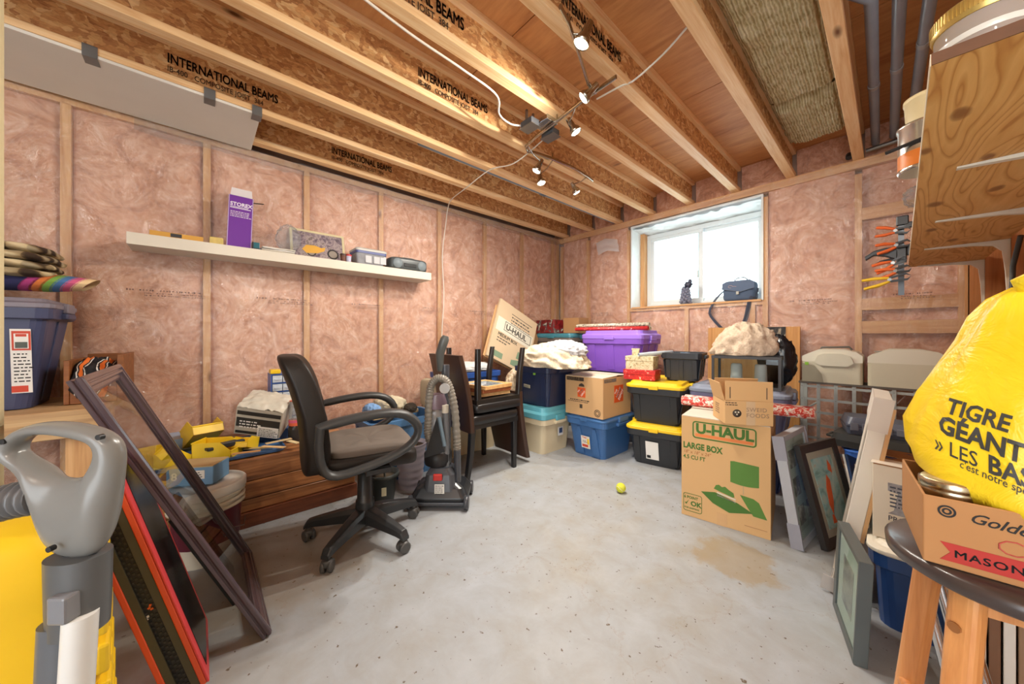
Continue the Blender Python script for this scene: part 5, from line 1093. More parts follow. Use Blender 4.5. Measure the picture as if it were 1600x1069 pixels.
# totes, tank, cloth, bag and art board behind it
t = tote('storage_tote', 'navy tote on the floor behind the tall moving carton', 'tote', (-.755, 3.04, 0), 4, .60, .46, .38, M((56, 66, 106), .35), M((54, 62, 100), .35), ribs=2, handle=False)
tote('storage_tote', 'grey violet lidded tote under the glass tank', 'tote', (-.755, 3.04, .381), 4, .62, .48, .32, M((112, 114, 146), .35, var=.1), M((134, 144, 164), .4), ribs=2, taper=.9)
t = thing('glass_tank', 'small glass aquarium with black rims behind the open carton', 'aquarium', (-.70, 2.955, .702), 7)
w, d, h = .40, .26, .225
TG = glass_mat('tank_glass', (236, 242, 244), .1, .01); 
for n, q in (('front', (-w/2, w/2, -d/2, -d/2+.004, .008, h-.008)), ('back', (-w/2, w/2, d/2-.004, d/2, .008, h-.008)), ('left', (-w/2, -w/2+.004, -d/2+.004, d/2-.004, .008, h-.008)), ('right', (w/2-.004, w/2, -d/2+.004, d/2-.004, .008, h-.008))):
    b = B(); b.bb(*q); b.obj('glass_pane', TG, t)
b = B()
for z in (0, h-.02):
    for q in ((-w/2-.004, w/2+.004, -d/2-.004, -d/2+.01), (-w/2-.004, w/2+.004, d/2-.01, d/2+.004), (-w/2-.004, -w/2+.01, -d/2, d/2), (w/2-.01, w/2+.004, -d/2, d/2)): b.bb(*q, z, z+.02)
b.obj('rim', DKGREY, t)
for sx in (-1, 1):
    for sy in (-1, 1):
        b = B(); b.box((sx*(w/2-.005), sy*(d/2-.005), h/2), (.016, .016, h-.03)); b.obj('corner_post', DKGREY, t)
b = B(); b.bb(-w/2+.006, w/2-.006, -d/2+.006, d/2-.006, .004, .012); b.obj('base_plate', BLACKP, t)
for k, x in enumerate((-.07, .08)):
    b = B(); b.lathe([(.035, 0), (.04, .01), (.036, .14), (.03, .15)], 16); tag(b.obj('white_bottle', M((226, 228, 222), .4)), ('left', 'right')[k]+' white plastic bottle standing inside the glass tank', 'bottle', loc=(-.70+x, 2.97, .7145))
b = lump(.195, .125, .165, 61, .25, 1.9, 80, 40, flat=.35, ridge=.8, shape=lambda p: (p[0], p[1], p[2]+.25*max(0, p[0]*.3)-.5*max(0, -p[0]-.08)))
tag(b.obj('dust_cloth', fleece('beige_cloth', (232, 212, 188), (206, 180, 152))), 'crumpled beige cloth lying over the glass tank', 'cloth', loc=(-.73, 2.955, .988), rz=7)
BAGM = M((26, 28, 34), .22, var=.2); b = lump(.115, .06, .19, 71, .2, 2.5, flat=.95); tag(b.obj('rubbish_bag', BAGM), 'glossy black plastic bag behind the glass tank', 'bag', loc=(-.565, 3.165, .885))
ABST = artmat('dark_abstract', [(.38, (26, 26, 30)), (.5, (60, 56, 54)), (.55, (190, 176, 150)), (.62, (44, 40, 40))], 5, 2.5, (1, 1, .6))
frame('tall wood framed dark abstract board leaning on the back wall', (-.865, 3.765, 0), .71, 1.15, .03, .11, wood('board_wood', (190, 130, 70), (212, 154, 90), (224, 172, 108), 2, 1.), art=wood('board_face', (176, 118, 64), (200, 144, 86), (212, 160, 100), 2, .8), rz=0, rx=-1.2, glass=False, back=KRAFTD, cat='picture')
b = B(); b.bb(.10, .26, -.033, -.0305, 1.0, 1.149); b.obj('dark_panel', ABST, bpy.data.objects[[o.name for o in bpy.data.objects if o.get('category') == 'picture'][0]])
# camera bag and grape ornament on the window sill
t = thing('camera_bag', 'dark blue camera bag with strap hanging from the window sill', 'bag', (-.985, 3.925, 1.409), 0)
CBM = M((74, 92, 118), .7, var=.15, bump=.3, bs=240)
b = B(); sell(b, (0, 0, .095), .135, .085, .095, .3, .35); b.obj('bag_body', CBM, t)
b = B(); b.prism([(-.135, .12), (-.13, .175), (-.09, .194), (.1, .194), (.135, .17), (.135, .115), (.02, .085)], -.094, -.082); b.obj('flap', M((86, 104, 132), .65, bump=.3, bs=240), t, .005)
b = B(); b.tube([(-.135, -.096, .12), (.02, -.097, .084), (.135, -.096, .115)], .003, 6); b.obj('flap_piping', M((96, 108, 124), .6), t)
b = B(); b.tube([(-.05, 0, .18), (-.045, 0, .215), (-.02, 0, .232), (.03, 0, .232), (.055, 0, .215), (.06, 0, .18)], .005, 8); b.obj('carry_handle', BLACKP, t)
b = B(); b.bb(-.012, .012, -.101, -.092, .06, .09); b.obj('buckle', M((190, 190, 180), .4), t, .003)
b = B(); b.tube([(-.06+.018*math.cos(a/8*5), -.0965, .14+.012*math.sin(a/8*5)) for a in range(9)], .0022, 5); b.tube([(-.045, -.0965, .142), (-.01, -.0965, .138)], .002, 5); b.obj('brand_emblem', M((196, 170, 166), .5), t)
sp_ = smooth_path([(-.135, 0, .12), (-.17, -.05, .07), (-.20, -.11, .0), (-.235, -.125, -.10), (-.19, -.125, -.19), (-.10, -.125, -.29), (-.02, -.125, -.345), (.03, -.125, -.30), (.075, -.12, -.17), (.105, -.11, -.01), (.128, -.03, .06), (.135, 0, .12)], 6)
b = B(); b.tube(sp_, .019, 8, flat=.16); b.obj('strap', M((66, 72, 88), .8), t)
t = thing('grape_ornament', 'dark grape bunch ornament standing on the window sill', 'ornament', (-1.50, 3.93, 1.409))
GR = M((112, 116, 136), .3, var=.5, vs=20)
r = random.Random(5); b = B()
for k in range(44):
    z = .02+.17*k/44; q_ = .052*(1-.55*(z/.2)) ; a = k*2.4
    sell(b, (q_*math.cos(a), q_*.7*math.sin(a), z), .02, .02, .02, 1, 1, 10, 6)
o = b.obj('grapes', GR, t); o['kind'] = 'stuff'
b = B(); sell(b, (.025, 0, .215), .042, .02, .03, .8, .8, 16, 8, lambda p: (p[0]+.01*math.sin(p[2]*300), p[1], p[2]+.012*math.sin(p[0]*140))); sell(b, (.045, 0, .25), .02, .015, .025, .8, .8, 12, 8); b.obj('leaf', M((60, 64, 84), .5), t)
b = B(); b.lathe([(.055, 0), (.05, .012), (.02, .03)], 20); b.obj('base', M((100, 100, 108), .5), t)
# tennis ball
t = thing('tennis_ball', 'yellow green tennis ball lying alone on the concrete floor', 'ball', (-1.235, 2.13, 0), 30)
b = B(); sell(b, (0, 0, .0325), .0325, .0325, .0325, 1, 1, 24, 16); b.obj('felt', M((206, 206, 66), .95, bump=.6, bs=200), t)
b = B(); b.tube([(.0325*1.0*math.cos(a)*math.cos(.45*math.sin(2*a)), .0325*math.sin(a)*math.cos(.45*math.sin(2*a)), .0325+.0325*math.sin(.45*math.sin(2*a))) for a in [i*math.pi/16 for i in range(32)]], .0012, 5, True); b.obj('seam', M((232, 230, 200), .8), t)
# ---------------------------------------------------------------- right side: lattice rack, cases
LAT = M((176, 180, 174), .45, 0., var=.2, vs=30)
t = thing('lattice_rack', 'grey metal lattice rack along the back wall carrying two beige cases', 'rack', (0, 0, 0))
xs = [-.45+.094*k for k in range(9)]; zs = [.02+.096*k for k in range(8)]
for x in xs:
    b = B(); b.box((x, 3.405, .365), (.02, .004, .71)); b.obj('strip', LAT, t)
for z in zs:
    b = B(); b.box((-.074, 3.4105, z), (.772, .004, .018)); b.obj('strip', LAT, t)
b = B(); b.tube([(-.445, 3.415, .5), (-.36, 3.415, .58)], .007, 5); b.obj('brace', LAT, t)
b = B()
for x in xs:
    for z in zs: b.box((x, 3.402, z), (.006, .003, .006))
o = b.obj('rivet', STEEL, t); o['kind'] = 'stuff'
b = B(); b.bb(-.47, .32, 3.40, 3.66, .712, .726); b.obj('top_shelf', M((96, 88, 80), .6), t)
for x in (-.46, .30):
    b = B(); b.box((x, 3.64, .355), (.025, .025, .71)); b.obj('leg', LAT, t)
CASE = M((208, 200, 174), .45, var=.04); CASEL = M((224, 218, 198), .42, var=.04)
t = thing('machine_case', 'beige sewing machine case with handle and green dot, on the rack', 'case', (-.288, 3.53, .7265), 0)
def casebody(t, w, d, h):
    b = B(); b.loft([rr(w, d, .02, 0), rr(w, d, .02, h*.62)]); b.obj('case_body', CASE, t, .003)
    b = B(); b.prism([(-w/2, h*.62), (w/2, h*.62), (w/2, h*.82), (w/2-.03, h*.93), (w*.2, h), (-w*.2, h), (-w/2+.05, h*.9), (-w/2, h*.78)], -d/2, d/2); b.obj('case_top', CASEL, t, .006)
casebody(t, .325, .24, .245)
b = B(); b.prism([(-.09, .15), (-.06, .125), (.09, .125), (.12, .15), (.10, .20), (.06, .215), (-.04, .215), (-.07, .20)], -.138, -.119); b.obj('front_cover', M((212, 206, 184), .4), t, .006)
b = B(); b.tube([(-.07, -.02, .235), (-.06, -.02, .256), (.09, -.02, .262), (.105, -.02, .24)], .009, 8, flat=.8); b.obj('handle', M((96, 92, 84), .4), t)
b = B(); b.prism([(-.162, .0), (-.04, .0), (-.05, .06), (-.09, .12), (-.162, .14)], -.1212, -.1205); b.obj('side_panel', M((164, 156, 132), .5), t)
decal(t, 'price_dot', GRNTAG, -.135, -.1225, .135, .022, .022)
t = thing('machine_case', 'plain beige sewing machine case on the rack, partly behind the yellow bag', 'case', (.07, 3.53, .7265), 0)
casebody(t, .345, .24, .255)
b = B(); b.bb(-.14, -.05, -.09, .02, .232, .238); b.obj('vent', M((150, 148, 132), .5), t)
# tool cases and blue bin in front of the rack
tote('storage_tote', 'blue flared bin in front of the lattice rack under the tool cases', 'tote', (.02, 3.06, 0), 0, .42, .42, .40, M((58, 104, 190), .38), M((66, 116, 206), .38), ribs=1, taper=.78, lidh=.02, handle=False)
t = thing('tool_case', 'flat black tool case lying on the blue flared bin', 'case', (-.06, 2.98, .402), -8)
b = B(); b.loft([rr(.32, .26, .02, 0), rr(.33, .27, .02, .04), rr(.32, .26, .02, .08)]); b.obj('case_body', M((58, 58, 56), .4), t, .003)
b = B(); b.tube([(-.165, -.06, .04), (-.2, -.05, .04), (-.2, .05, .04), (-.165, .06, .04)], .009, 6); [b.box((-.166, s*.09, .045), (.012, .03, .03)) for s in (-1, 1)]; b.obj('handle', M((84, 84, 80), .35), t)
GC = M((84, 90, 106), .4, var=.08)
for k, (x, y, rz_, w, d, h, lb) in enumerate(((-.12, 2.98, 12, .15, .20, .10, 'grey blue moulded tool case left of the tall white frame'), (.06, 3.0, -6, .18, .2, .085, 'grey blue drill case right of the tall white frame'))):
    t = thing('tool_case', lb, 'case', (x, y, .484), rz_)
    b = B(); b.loft([rr(w*.9, d*.9, .02, 0), rr(w, d, .02, h*.35), rr(w, d, .02, h*.6), rr(w*.85, d*.85, .03, h)]); b.obj('case_body', GC, t, .004)
    b = B(); [b.bb(-w*.4+.05*j, -w*.4+.05*j+.035, -d/2-.005, -d/2+.002, h*.25, h*.7) for j in range(3 if k else 2)]; b.obj('latch', M((110, 114, 126), .35), t, .003)
    b = B(); b.bb(-w/2-.002, w/2+.002, -d/2-.002, d/2+.002, h*.45, h*.52); b.obj('seam', M((60, 64, 78), .4), t)
# frames leaning by the tall carton
LG = M((176, 178, 184), .5, var=.04)
COLL = artmat('photo_collage', [(.3, (190, 186, 178)), (.5, (222, 218, 210)), (.7, (238, 236, 230))], 9, .6)
t = frame('pale grey collage frame with corner protectors leaning on the tall carton', (-.312, 2.40, .0), .38, .55, .045, .03, LG, mat=M((232, 230, 224), .5), art=COLL, artw=.30, arth=.42, rz=84, rx=-8.5)
for sx in (-1, 1):
    for z0, z1 in ((0, .12), (.43, .551)):
        b = B(); b.bb(-.192 if sx < 0 else .178, -.178 if sx < 0 else .192, -.048, .004, z0-.001, z1); b.obj('corner_protector', M((150, 150, 160), .6), t)
for k, (x, z) in enumerate(((-.08, .42), (.06, .42), (-.08, .28), (.06, .28), (-.08, .14), (.06, .14))):
    b = B(); b.bb(x-.045, x+.045, -.0365, -.0352, z-.045, z+.045); b.obj('photo', artmat('photo_%d' % k, [(.3, (44, 44, 46)), (.55, (140, 130, 120)), (.7, (220, 214, 206))], 16, .8), t)
KOI = artmat('koi_print', [(.3, (90, 140, 140)), (.45, (170, 216, 216)), (.57, (206, 224, 216)), (.64, (226, 130, 80)), (.7, (80, 120, 90)), (.85, (206, 80, 60))], 7, 1.6)
t = frame('black frame with a teal and orange fish print leaning beside the collage frame', (-.175, 2.47, 0), .36, .50, .028, .045, M((54, 52, 52), .4), mat=M((226, 206, 190), .5), art=KOI, artw=.2, arth=.34, rz=72, rx=-14)
b = B(); b.prism([(-.03, .14), (.0, .2), (.02, .3), (.0, .33), (-.03, .27), (-.045, .19)], -.0245, -.0229); b.prism([(-.045, .14), (-.03, .14), (-.02, .1), (-.05, .1)], -.0245, -.0229); b.prism([(.03, .35), (.045, .4), (.065, .37), (.06, .33)], -.0245, -.0229); b.obj('painted_fish', M((214, 100, 52), .5), t)
NB = M((36, 70, 118), .35, var=.08)
t = thing('catalogue_bag', 'blue glossy folder slumped against the fish print', 'folder', (-.06, 2.58, 0), 74, -17, 20)
b = B(); b.bb(-.11, .11, -.012, 0, .05, .42); b.obj('cover', NB, t, .003); b = B(); b.bb(-.11, .11, .001, .01, .05, .42); b.obj('pages', PAPER, t)
b = B(); b.bb(-.105, .02, -.0135, -.0122, .28, .4); b.obj('photo_panel', M((40, 50, 66), .3, var=.5, vs=20), t); b = B(); b.prism([(-.06, .29), (-.045, .38), (-.03, .38), (-.02, .29)], -.015, -.0137); b.obj('bottle_print', WHITE, t)
b = B(); b.prism([(-.11, .05), (-.1, .0), (.0, .05)], -.008, -.002); b.obj('corner', NB, t)
# tall white frame seen edge on
WF = M((226, 220, 208), .5, var=.04)
t = frame('tall white picture frame in packing corners standing edge on', (-.125, 2.13, 0), .36, .83, .05, .04, WF, rz=-88, rx=-9, glass=False, mat=None, back=BLACKP)
b = B(); b.bb(-.185, .182, -.053, -.05, .72, .83); b.bb(.18, .184, -.053, .004, .70, .834); b.obj('corner_protector', M((214, 206, 196), .6), t)
b = B(); b.bb(.1795, .1835, .0, .012, .25, .8); b.obj('cardboard_edge', KRAFT, t)
b = B(); b.prism([(.12, .0), (.184, .0), (.184, .10)], -.056, -.052); b.box((.187, -.035, .03), (.004, .09, .06)); b.obj('corner_protector', M((190, 184, 178), .6), t)
b = B(); b.tube([(.15, .012, .82), (.10, .03, .85), (.0, .035, .83)], .002, 5); b.obj('hanging_wire', STEEL, t)
# navy tote with white lid, wine carton, grey frame in front of it
TOTE2 = M((40, 74, 132), .34, var=.1)
tote('storage_tote', 'blue tote with white lid on the floor below the produce carton', 'tote', (.14, 2.07, 0), 0, .40, .47, .305, TOTE2, M((226, 220, 204), .45), ribs=0, taper=.93, lidh=.03, handle=False)
WCM = M((222, 212, 192), .75, var=.05)
t = carton('wine_carton', 'white produce carton with blue bell print on the white-lidded tote', (.105, 2.035, .3065), -4, .28, .27, .275, WCM, flaps=(0, 2, 0, 0), topmat=KRAFTD)
INKB = M((52, 74, 120), .7); fy = -.1352
txt('PRODUCE OF', .026, t, (-.10, fy, .075), FRONT, M((60, 62, 70), .7), .006, sx=.9)
b = B(); b.prism([(-.1, .215), (.02, .215), (.02, .185), (-.0, .18), (.012, .11), (.02, .1), (-.1, .1), (-.085, .115), (-.075, .18), (-.1, .185)], fy-.0006, fy); b.obj('bell_print', M((150, 148, 150), .7, var=.6, vs=60), t)
b = B(); b.prism([(-.035, .185), (-.005, .185), (.008, .11), (-.04, .105)], fy-.0012, fy-.0007); b.obj('bell_shade', INKB, t); lines(t, -.045, fy-.001, .2, .1, 6, .014, .008, M((70, 74, 86), .7), 17)
b = B(); b.bb(-.145, .145, -.136, -.05, .279, .2805); b.obj('white_tape', M((228, 220, 206), .5), t); txt('WINARY', .05, t, (-.1, -.03, .2795), (0, 0, 60), INKB, .02, sx=.7)
EGR = artmat('engraving_print', [(.35, (120, 116, 104)), (.6, (190, 186, 166))], 14, .6)
frame('slim grey frame with a small engraving leaning on the white-lidded tote', (-.083, 1.728, 0), .30, .34, .035, .022, M((86, 92, 92), .4), mat=M((206, 208, 190), .5), art=EGR, artw=.13, arth=.17, rz=-76, rx=-2.5, back=DKGREY)
# stool, jar carton, jar, yellow bag
SX, SY_, SZ_ = .160, 1.135, .645
t = thing('bar_stool', 'honey oak stool with round dark seat at the right edge', 'stool', (SX, SY_, 0), 12)
b = B(); b.lathe([(0, SZ_-.035), (.155, SZ_-.035), (.166, SZ_-.028), (.168, SZ_-.008), (.160, SZ_-.001), (.0, SZ_)], 44); b.obj('seat', M((66, 56, 54), .3, var=.3, vs=14, coat=.2), t)
for k in range(4):
    a = (k*90+45)*D2R; c_, s_ = math.cos(a), math.sin(a)
    b = B(); R_ = Matrix.Rotation(a, 4, 'Z')
    b.T = R_; b.loft([[(x+dx, y, z) for x, y, _ in rr(.036, .042, .012, 0, 3)] for z, dx in ((0, .185), (SZ_-.036, .115))], smooth=False); b.T = Matrix(); b.obj('leg', OAK, t, .002)
    b = B(); b.T = R_; b.lathe([(.009, .0), (.009, .004)], 10, (.142, -.003, .54), axis='x'); b.T = Matrix(); b.obj('peg', M((150, 96, 50), .5), t)
for k in range(4):
    for z, ra in ((.22+.05*(k % 2), .164), ):
        a, a2 = (k*90+45)*D2R, (k*90+135)*D2R; b = B(); b.tube([(ra*math.cos(a), ra*math.sin(a), z), (ra*math.cos(a2), ra*math.sin(a2), z)], [.014, .014], 12); b.obj('rung', OAK, t)
b = B(); [b.box((.082*math.cos((k*90)*D2R), .082*math.sin((k*90)*D2R), SZ_-.055), (.02, .17, .036), rz=k*90) for k in range(4)]; b.obj('apron', OAK, t)
JB = M((178, 128, 80), .8, var=.08, vs=5, bump=.1, bs=50)
t = carton('jar_carton', 'open brown jar carton with red banner on the round stool', (.181, 1.153, SZ_+.001), 5, .30, .255, .125, JB, flaps=(None, None, None, None))
BAN = M((176, 48, 40), .7); fy = -.1279
b = B(); b.prism([(-.13, .012), (.149, .012), (.149, .045), (-.13, .045), (-.118, .0285)], fy-.0006, fy); b.obj('banner', BAN, t)
txt('MASON JARS BOCAUX', .018, t, (-.114, fy-.0008, .022), FRONT, BLACKINK, .013, sx=1.1, sp=1.15)
txt('Golden Harvest', .025, t, (-.098, fy-.0003, .092), (90, 4, 0), BLACKINK, .004, sx=1., shear=.35)
b = B(); [b.lathe([(r_, -.0005), (r_-.003, -.0005)], 24, (-.122, fy-.0002, .102), axis='y', caps=(False, False)) for r_ in (.011, .006)]; b.obj('round_stamp', BLACKINK, t)
b = B(); PINKL = M((190, 84, 74), .7)
for k in range(7): b.tube([(-.05+.03*k+.016*math.cos(a*.7), fy-.0002, .062+.012*math.sin(a*.7+k)) for a in range(10)], .0012, 4)
b.obj('fruit_print', PINKL, t)
for k, (x, y, lb) in enumerate(((.080, 1.083, 'large glass jar with gold and silver lid in the brown jar carton'), )):
    t = thing('mason_jar', lb, 'jar', (x, y, SZ_+.006))
    b = B(); b.lathe([(.038, 0), (.042, .01), (.042, .095), (.036, .108), (.036, .114)], 32); b.obj('jar_body', glass_mat('mason_glass', (230, 236, 232), .1, .02, .08), t)
    b = B(); b.lathe([(.040, .108), (.0415, .11), (.0415, .122), (.0405, .124), (.0415, .126), (.0415, .137), (.039, .14)], 40, caps=(False, False)); b.obj('screw_band', M((196, 186, 160), .25, 1.), t)
    b = B(); b.lathe([(.039, .138), (.037, .141), (.0, .141)], 36); b.obj('lid', M((206, 190, 140), .3, .8), t)
# yellow shopping bag
YB3 = NT('yellow_bag_plastic'); YB3.set(Roughness=.38); v_ = YB3.coord(); YB3.col(YB3.ramp(YB3.noise(v_, 5, 4), [(.3, (236, 198, 22)), (.7, (250, 222, 50))])); YB3.b.inputs['Subsurface Weight'].default_value = .0
YB3.bump(YB3.noise(v_, 8, 4, .6, 1.8), .6, .012)
t = thing('shopping_bag', 'yellow plastic shopping bag with dark lettering on the jar carton', 'bag', (.185, 1.165, .789), -6)
prof = [(.06, .0, 0), (.13, .002, 0), (.152, .02, 0), (.158, .05, 0), (.15, .10, 0), (.13, .16, 0), (.112, .21, .0), (.09, .27, .0), (.072, .32, .0), (.055, .355, .003), (.03, .375, .005), (.008, .378, .005)]
b = B(); rings = []; NB_ = 110
for i, (r_, z, cx) in enumerate(prof):
    ring = []
    for j in range(NB_):
        a = 2*math.pi*j/NB_; ca, sa = math.cos(a), math.sin(a)
        cr = (.2 if sa > -.2 else .09)*(ridged((ca*1.3+3, sa*1.3, z*5.))-1.0)*min(1, z*8+.2) + .06*math.sin(a*4+z*11)*(z/.4)
        rx_, ry_ = r_*(1+cr), r_*.78*(1+cr)
        fr = max(0, -sa)*max(0, 1-z/.06)
        ring.append((cx+rx_*ca, ry_*sa-.045*fr*(z > 0), z-.035*fr*(z > 0)))
    rings.append(ring)
b.loft(rings, (True, True), True)
bag_v = [Vector(v) for v in b.v]; bag_f = list(b.f); b.obj('bag_body', YB3.m, t)
b = B(); b.tube([(-.01, -.02, .36), (-.015, -.05, .38), (.01, -.06, .395), (.05, -.04, .40), (.06, -.0, .375)], [.010, .015, .017, .015, .010], 10, flat=.5); b.tube([(.03, .02, .365), (.06, 0, .395), (.085, -.03, .39), (.08, -.05, .36)], [.010, .015, .015, .008], 10, flat=.5); b.obj('handle_knot', YB3.m, t)
from mathutils.bvhtree import BVHTree
bvh = BVHTree.FromPolygons(bag_v, bag_f)
INKG = M((58, 58, 56), .5)
def wraptext(s, size, x, z, bold, sx=1., shear=0., slope=0.):
    """lettering printed on the bag: flat outline pressed onto the bag surface"""
    c = bpy.data.curves.new('tmp', 'FONT'); c.body = s; c.size = 1; c.offset = bold*1.3; c.shear = shear; c.resolution_u = 2
    o = bpy.data.objects.new('tmp', c); COL.objects.link(o); dg = bpy.context.evaluated_depsgraph_get(); me = bpy.data.meshes.new_from_object(o.evaluated_get(dg)); bpy.data.objects.remove(o); me.transform(Matrix.Scale(size, 4))
    bm = bmesh.new(); bm.from_mesh(me); bmesh.ops.triangulate(bm, faces=bm.faces)
    for _ in range(2):
        ed = [e for e in bm.edges if e.calc_length() > size*.22]
        if ed: bmesh.ops.subdivide_edges(bm, edges=ed, cuts=1); bmesh.ops.triangulate(bm, faces=bm.faces)
    for v in bm.verts:
        px, pz = x+v.co.x*sx, z+v.co.y+slope*v.co.x*sx
        h = bvh.ray_cast(Vector((px, -1, pz)), Vector((0, 1, 0)))
        y = h[0].y-.0016 if h[0] is not None else -.1
        v.co = (px, y, pz)
    bm.to_mesh(me); bm.free(); me.materials.append(INKG); me.name = 'lettering'; o = bpy.data.objects.new('lettering', me); COL.objects.link(o); o.parent = t
wraptext('TIGRE', .042, -.103, .130, .022, .62, .3, -.26)
wraptext('GÉANT', .046, -.112, .092, .028, .62, .12, -.30)
wraptext('» LES', .038, -.116, .056, .004, .62, 0, -.30); wraptext('BAS', .043, -.054, .038, .02, .62, 0, -.30)
wraptext("c'est notre spécialité", .019, -.085, .034, .004, .62, .1, -.28)
# things stored under the stool
r = random.Random(12)
BC = ((206, 196, 176), (120, 84, 58), (226, 222, 212), (150, 120, 92), (84, 76, 70), (232, 228, 220), (176, 128, 84), (210, 204, 196))
BL = ('cream', 'brown', 'white', 'tan', 'dark grey', 'bright white', 'orange brown', 'pale grey'); BO = ('first', 'second', 'third', 'fourth', 'fifth', 'sixth', 'seventh', 'last')
for k in range(8):
    b = B(); b.bb(-.009, .009, -.12, .12, 0, .36+.03*(k % 3)); o = tag(b.obj('shelf_board', M(BC[k], .5), bevel=.002), '%s board, %s of the row standing under the stool counted from the left' % (BL[k], BO[k]), 'board', 'boards under the stool', (.165+.0215*k, 1.60, .001), rz=-4)
for k, (x, y) in enumerate(((.05, 1.36), (.08, 1.38), (.11, 1.35))):
    b = B(); b.tube([(x+.09, y+.02, .012), (x+.0, y+.06, .46)], .011, 12); tag(b.obj('chrome_tube', CHROME), ('left', 'middle', 'right')[k]+' chrome tube leaning under the stool', 'tube', 'chrome tubes under the stool')
# ---------------------------------------------------------------- wall shelf on the right
t = thing('plywood_shelf', 'knotty plywood shelf on white brackets along the right wall, seen from below', 'shelf', (0, 0, 0))
b = B(); b.prism([(.0445, .862), (.358, .862), (.358, 3.29), (.079, 3.29)], 1.50, 1.518, 'z'); b.obj('board', SHELFPLY, t)
b = B(); b.prism([(.0435, .862), (.0445, .862), (.079, 3.29), (.078, 3.29)], 1.4995, 1.5185, 'z'); b.obj('front_edge', M((222, 210, 184), .6), t)
b = B(); b.bb(.045, .358, .860, .862, 1.50, 1.518); b.obj('end_grain', M((98, 62, 36), .7, var=.2, vs=40), t)
BRK = M((226, 222, 208), .35, var=.03)
for y in (1.43, 2.04, 2.65, 3.265):
    b = B(); pl = [(.359, 1.499), (.115, 1.499), (.115, 1.495), (.26, 1.486), (.315, 1.476), (.338, 1.45), (.346, 1.36), (.352, 1.20), (.359, 1.20)]
    b.prism(pl, y-.009, y+.009); b.obj('bracket', BRK, t, .003)
t = thing('mason_jar', 'glass jar with brass lid on the near end of the plywood shelf', 'jar', (.112, 1.0, 1.519))
b = B(); b.lathe([(.05, 0), (.058, .01), (.058, .085), (.05, .10)], 36); b.obj('jar_body', glass_mat('cloudy_jar', (232, 230, 214), .1, .05, .25), t)
b = B(); b.lathe([(.060, .085), (.062, .09), (.062, .112), (.058, .116), (0, .116)], 44); b.obj('lid', M((200, 176, 104), .3, .7), t)
b = B(); [b.box((.0618*math.cos(a*math.pi/40), .0618*math.sin(a*math.pi/40), .102), (.002, .002, .018), rz=a*4.5) for a in range(80)]; o = b.obj('lid_knurl', M((190, 166, 96), .3, .7), t); o['kind'] = 'stuff'
b = B(); b.lathe([(.0585, .05), (.0595, .055), (.0585, .06)], 36, caps=(False, False)); b.obj('glass_ring', M((214, 216, 210), .2), t)
t = thing('paint_can', 'silver and orange paint can overhanging the plywood shelf edge', 'can', (.068, 1.46, 1.519))
b = B(); b.lathe([(.052, 0), (.055, .004), (.053, .008), (.053, .115), (.056, .12), (.056, .126), (.05, .126)], 30); b.obj('can_body', M((206, 204, 198), .22, .9), t)
b = B(); b.lathe([(.0535, .01), (.0535, .05)], 30, caps=(False, False)); b.obj('label', M((226, 130, 52), .4), t)
b = B(); b.tube([(-.075, -.03, .065), (.0, -.062, .07)], .005, 8); b.obj('handle', BLACKP, t)
t = thing('plastic_tub', 'cream plastic tub stacked on the paint can', 'tub', (.075, 1.46, 1.6455))
b = B(); b.lathe([(.045, 0), (.048, .06), (.05, .062), (.05, .072), (0, .072)], 26); b.obj('tub', M((222, 206, 160), .5), t)
b = lump(.04, .06, .035, 81, .4, 3.5, flat=.9); tag(b.obj('plastic_bag', CLEAR), 'clear plastic bag slumped over the plywood shelf front', 'bag', loc=(.075, 1.85, 1.556))
b = lump(.05, .10, .05, 83, .2, 3., flat=.9); tag(b.obj('rag', M((150, 140, 122), .9)), 'grey brown rag on the shelf near the wall bracket', 'cloth', loc=(.28, 2.3, 1.564))
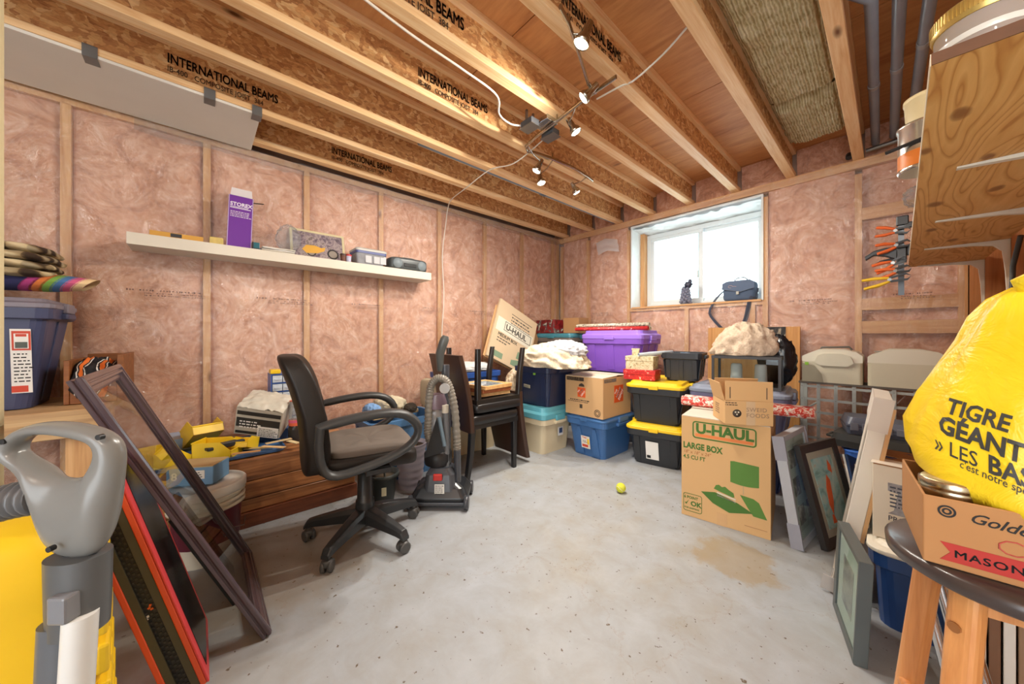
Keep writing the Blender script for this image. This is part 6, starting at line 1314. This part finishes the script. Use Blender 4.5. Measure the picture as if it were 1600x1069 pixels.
# clamps at the far end of the shelf
t = thing('bar_clamp', 'black bar clamp hanging on the far front corner of the shelf', 'clamp', (.046, 3.06, 0), 0)
BK = M((46, 48, 50), .35)
b = B(); b.bb(-.012, .012, -.004, .004, 1.31, 1.77); b.obj('bar', M((92, 94, 96), .3, .8), t)
b = B(); b.bb(-.02, .03, -.014, .014, 1.72, 1.775); b.bb(.012, .045, -.012, .012, 1.70, 1.735); b.obj('fixed_jaw', BK, t, .005)
b = B(); b.bb(-.02, .022, -.018, .018, 1.50, 1.60); b.bb(.02, .05, -.012, .012, 1.54, 1.60); b.obj('sliding_jaw', BK, t, .005)
b = B(); b.loft([[(x, y, z) for x, y, z in ((-.02, -.013, 1.595), (-.02, .013, 1.595), (-.02, .013, 1.52), (-.02, -.013, 1.52))], [(-.06, -.013, 1.60), (-.06, .013, 1.60), (-.06, .013, 1.545), (-.06, -.013, 1.545)], [(-.11, -.012, 1.59), (-.11, .012, 1.59), (-.11, .012, 1.56), (-.11, -.012, 1.56)], [(-.15, -.012, 1.56), (-.15, .012, 1.56), (-.145, .012, 1.535), (-.145, -.012, 1.535)]]); b.obj('grip', BK, t, .006)
b = B(); b.tube([(-.03, 0, 1.53), (-.08, 0, 1.52), (-.11, 0, 1.50)], .008, 6); b.obj('trigger', BK, t)
def spring_clamp(label, loc, rz, ry, grip, s=1.):
    t = thing('spring_clamp', label, 'clamp', loc, rz, 0, ry, group='spring clamps at the shelf corner')
    for sg in (-1, 1):
        b = B(); b.prism([(0, .004*sg), (.06*s, .012*sg), (.075*s, .002*sg), (.06*s, .022*sg), (0, .016*sg)][::sg], -.009, .009); b.obj('jaw', BK, t, .002)
        b = B(); b.tube([(0, 0, .01*sg), (-.05*s, 0, .022*sg), (-.10*s, 0, .026*sg)], [.007, .010, .008], 8); b.obj('handle', grip, t)
    b = B(); b.lathe([(.009, -.012), (.009, .012)], 10, axis='y'); b.obj('pivot', STEEL, t)
for k, (x, y, z, rz_, ry_, m_, lb) in enumerate(((.01, 3.035, 1.69, 0, 4, ORANGE, 'topmost orange spring clamp at the bar clamp'), (.012, 3.035, 1.60, 8, -8, ORANGE, 'second orange spring clamp from the top, behind the black grip'), (-.0, 3.03, 1.495, 4, -18, ORANGE, 'orange spring clamp just under the black grip'), (.012, 3.03, 1.445, -6, -12, ORANGE, 'lowest orange spring clamp, above the yellow one'))): spring_clamp(lb, (x+.012, y-.02*k, z), rz_, ry_*1.6+3*k, m_, .8)
spring_clamp('yellow spring clamp, bottom of the bunch at the shelf corner', (.0, 2.955, 1.395), 0, -10, YEL, 1.1)
# cable on the right wall
b = B(); b.tube([(.352, 2.42, 1.47), (.345, 2.5, 1.36), (.335, 2.45, 1.22), (.345, 2.4, 1.05)], .008, 8); tag(b.obj('power_cable', M((60, 58, 54), .5)), 'dark grey cable looping down the right wall framing', 'cable')
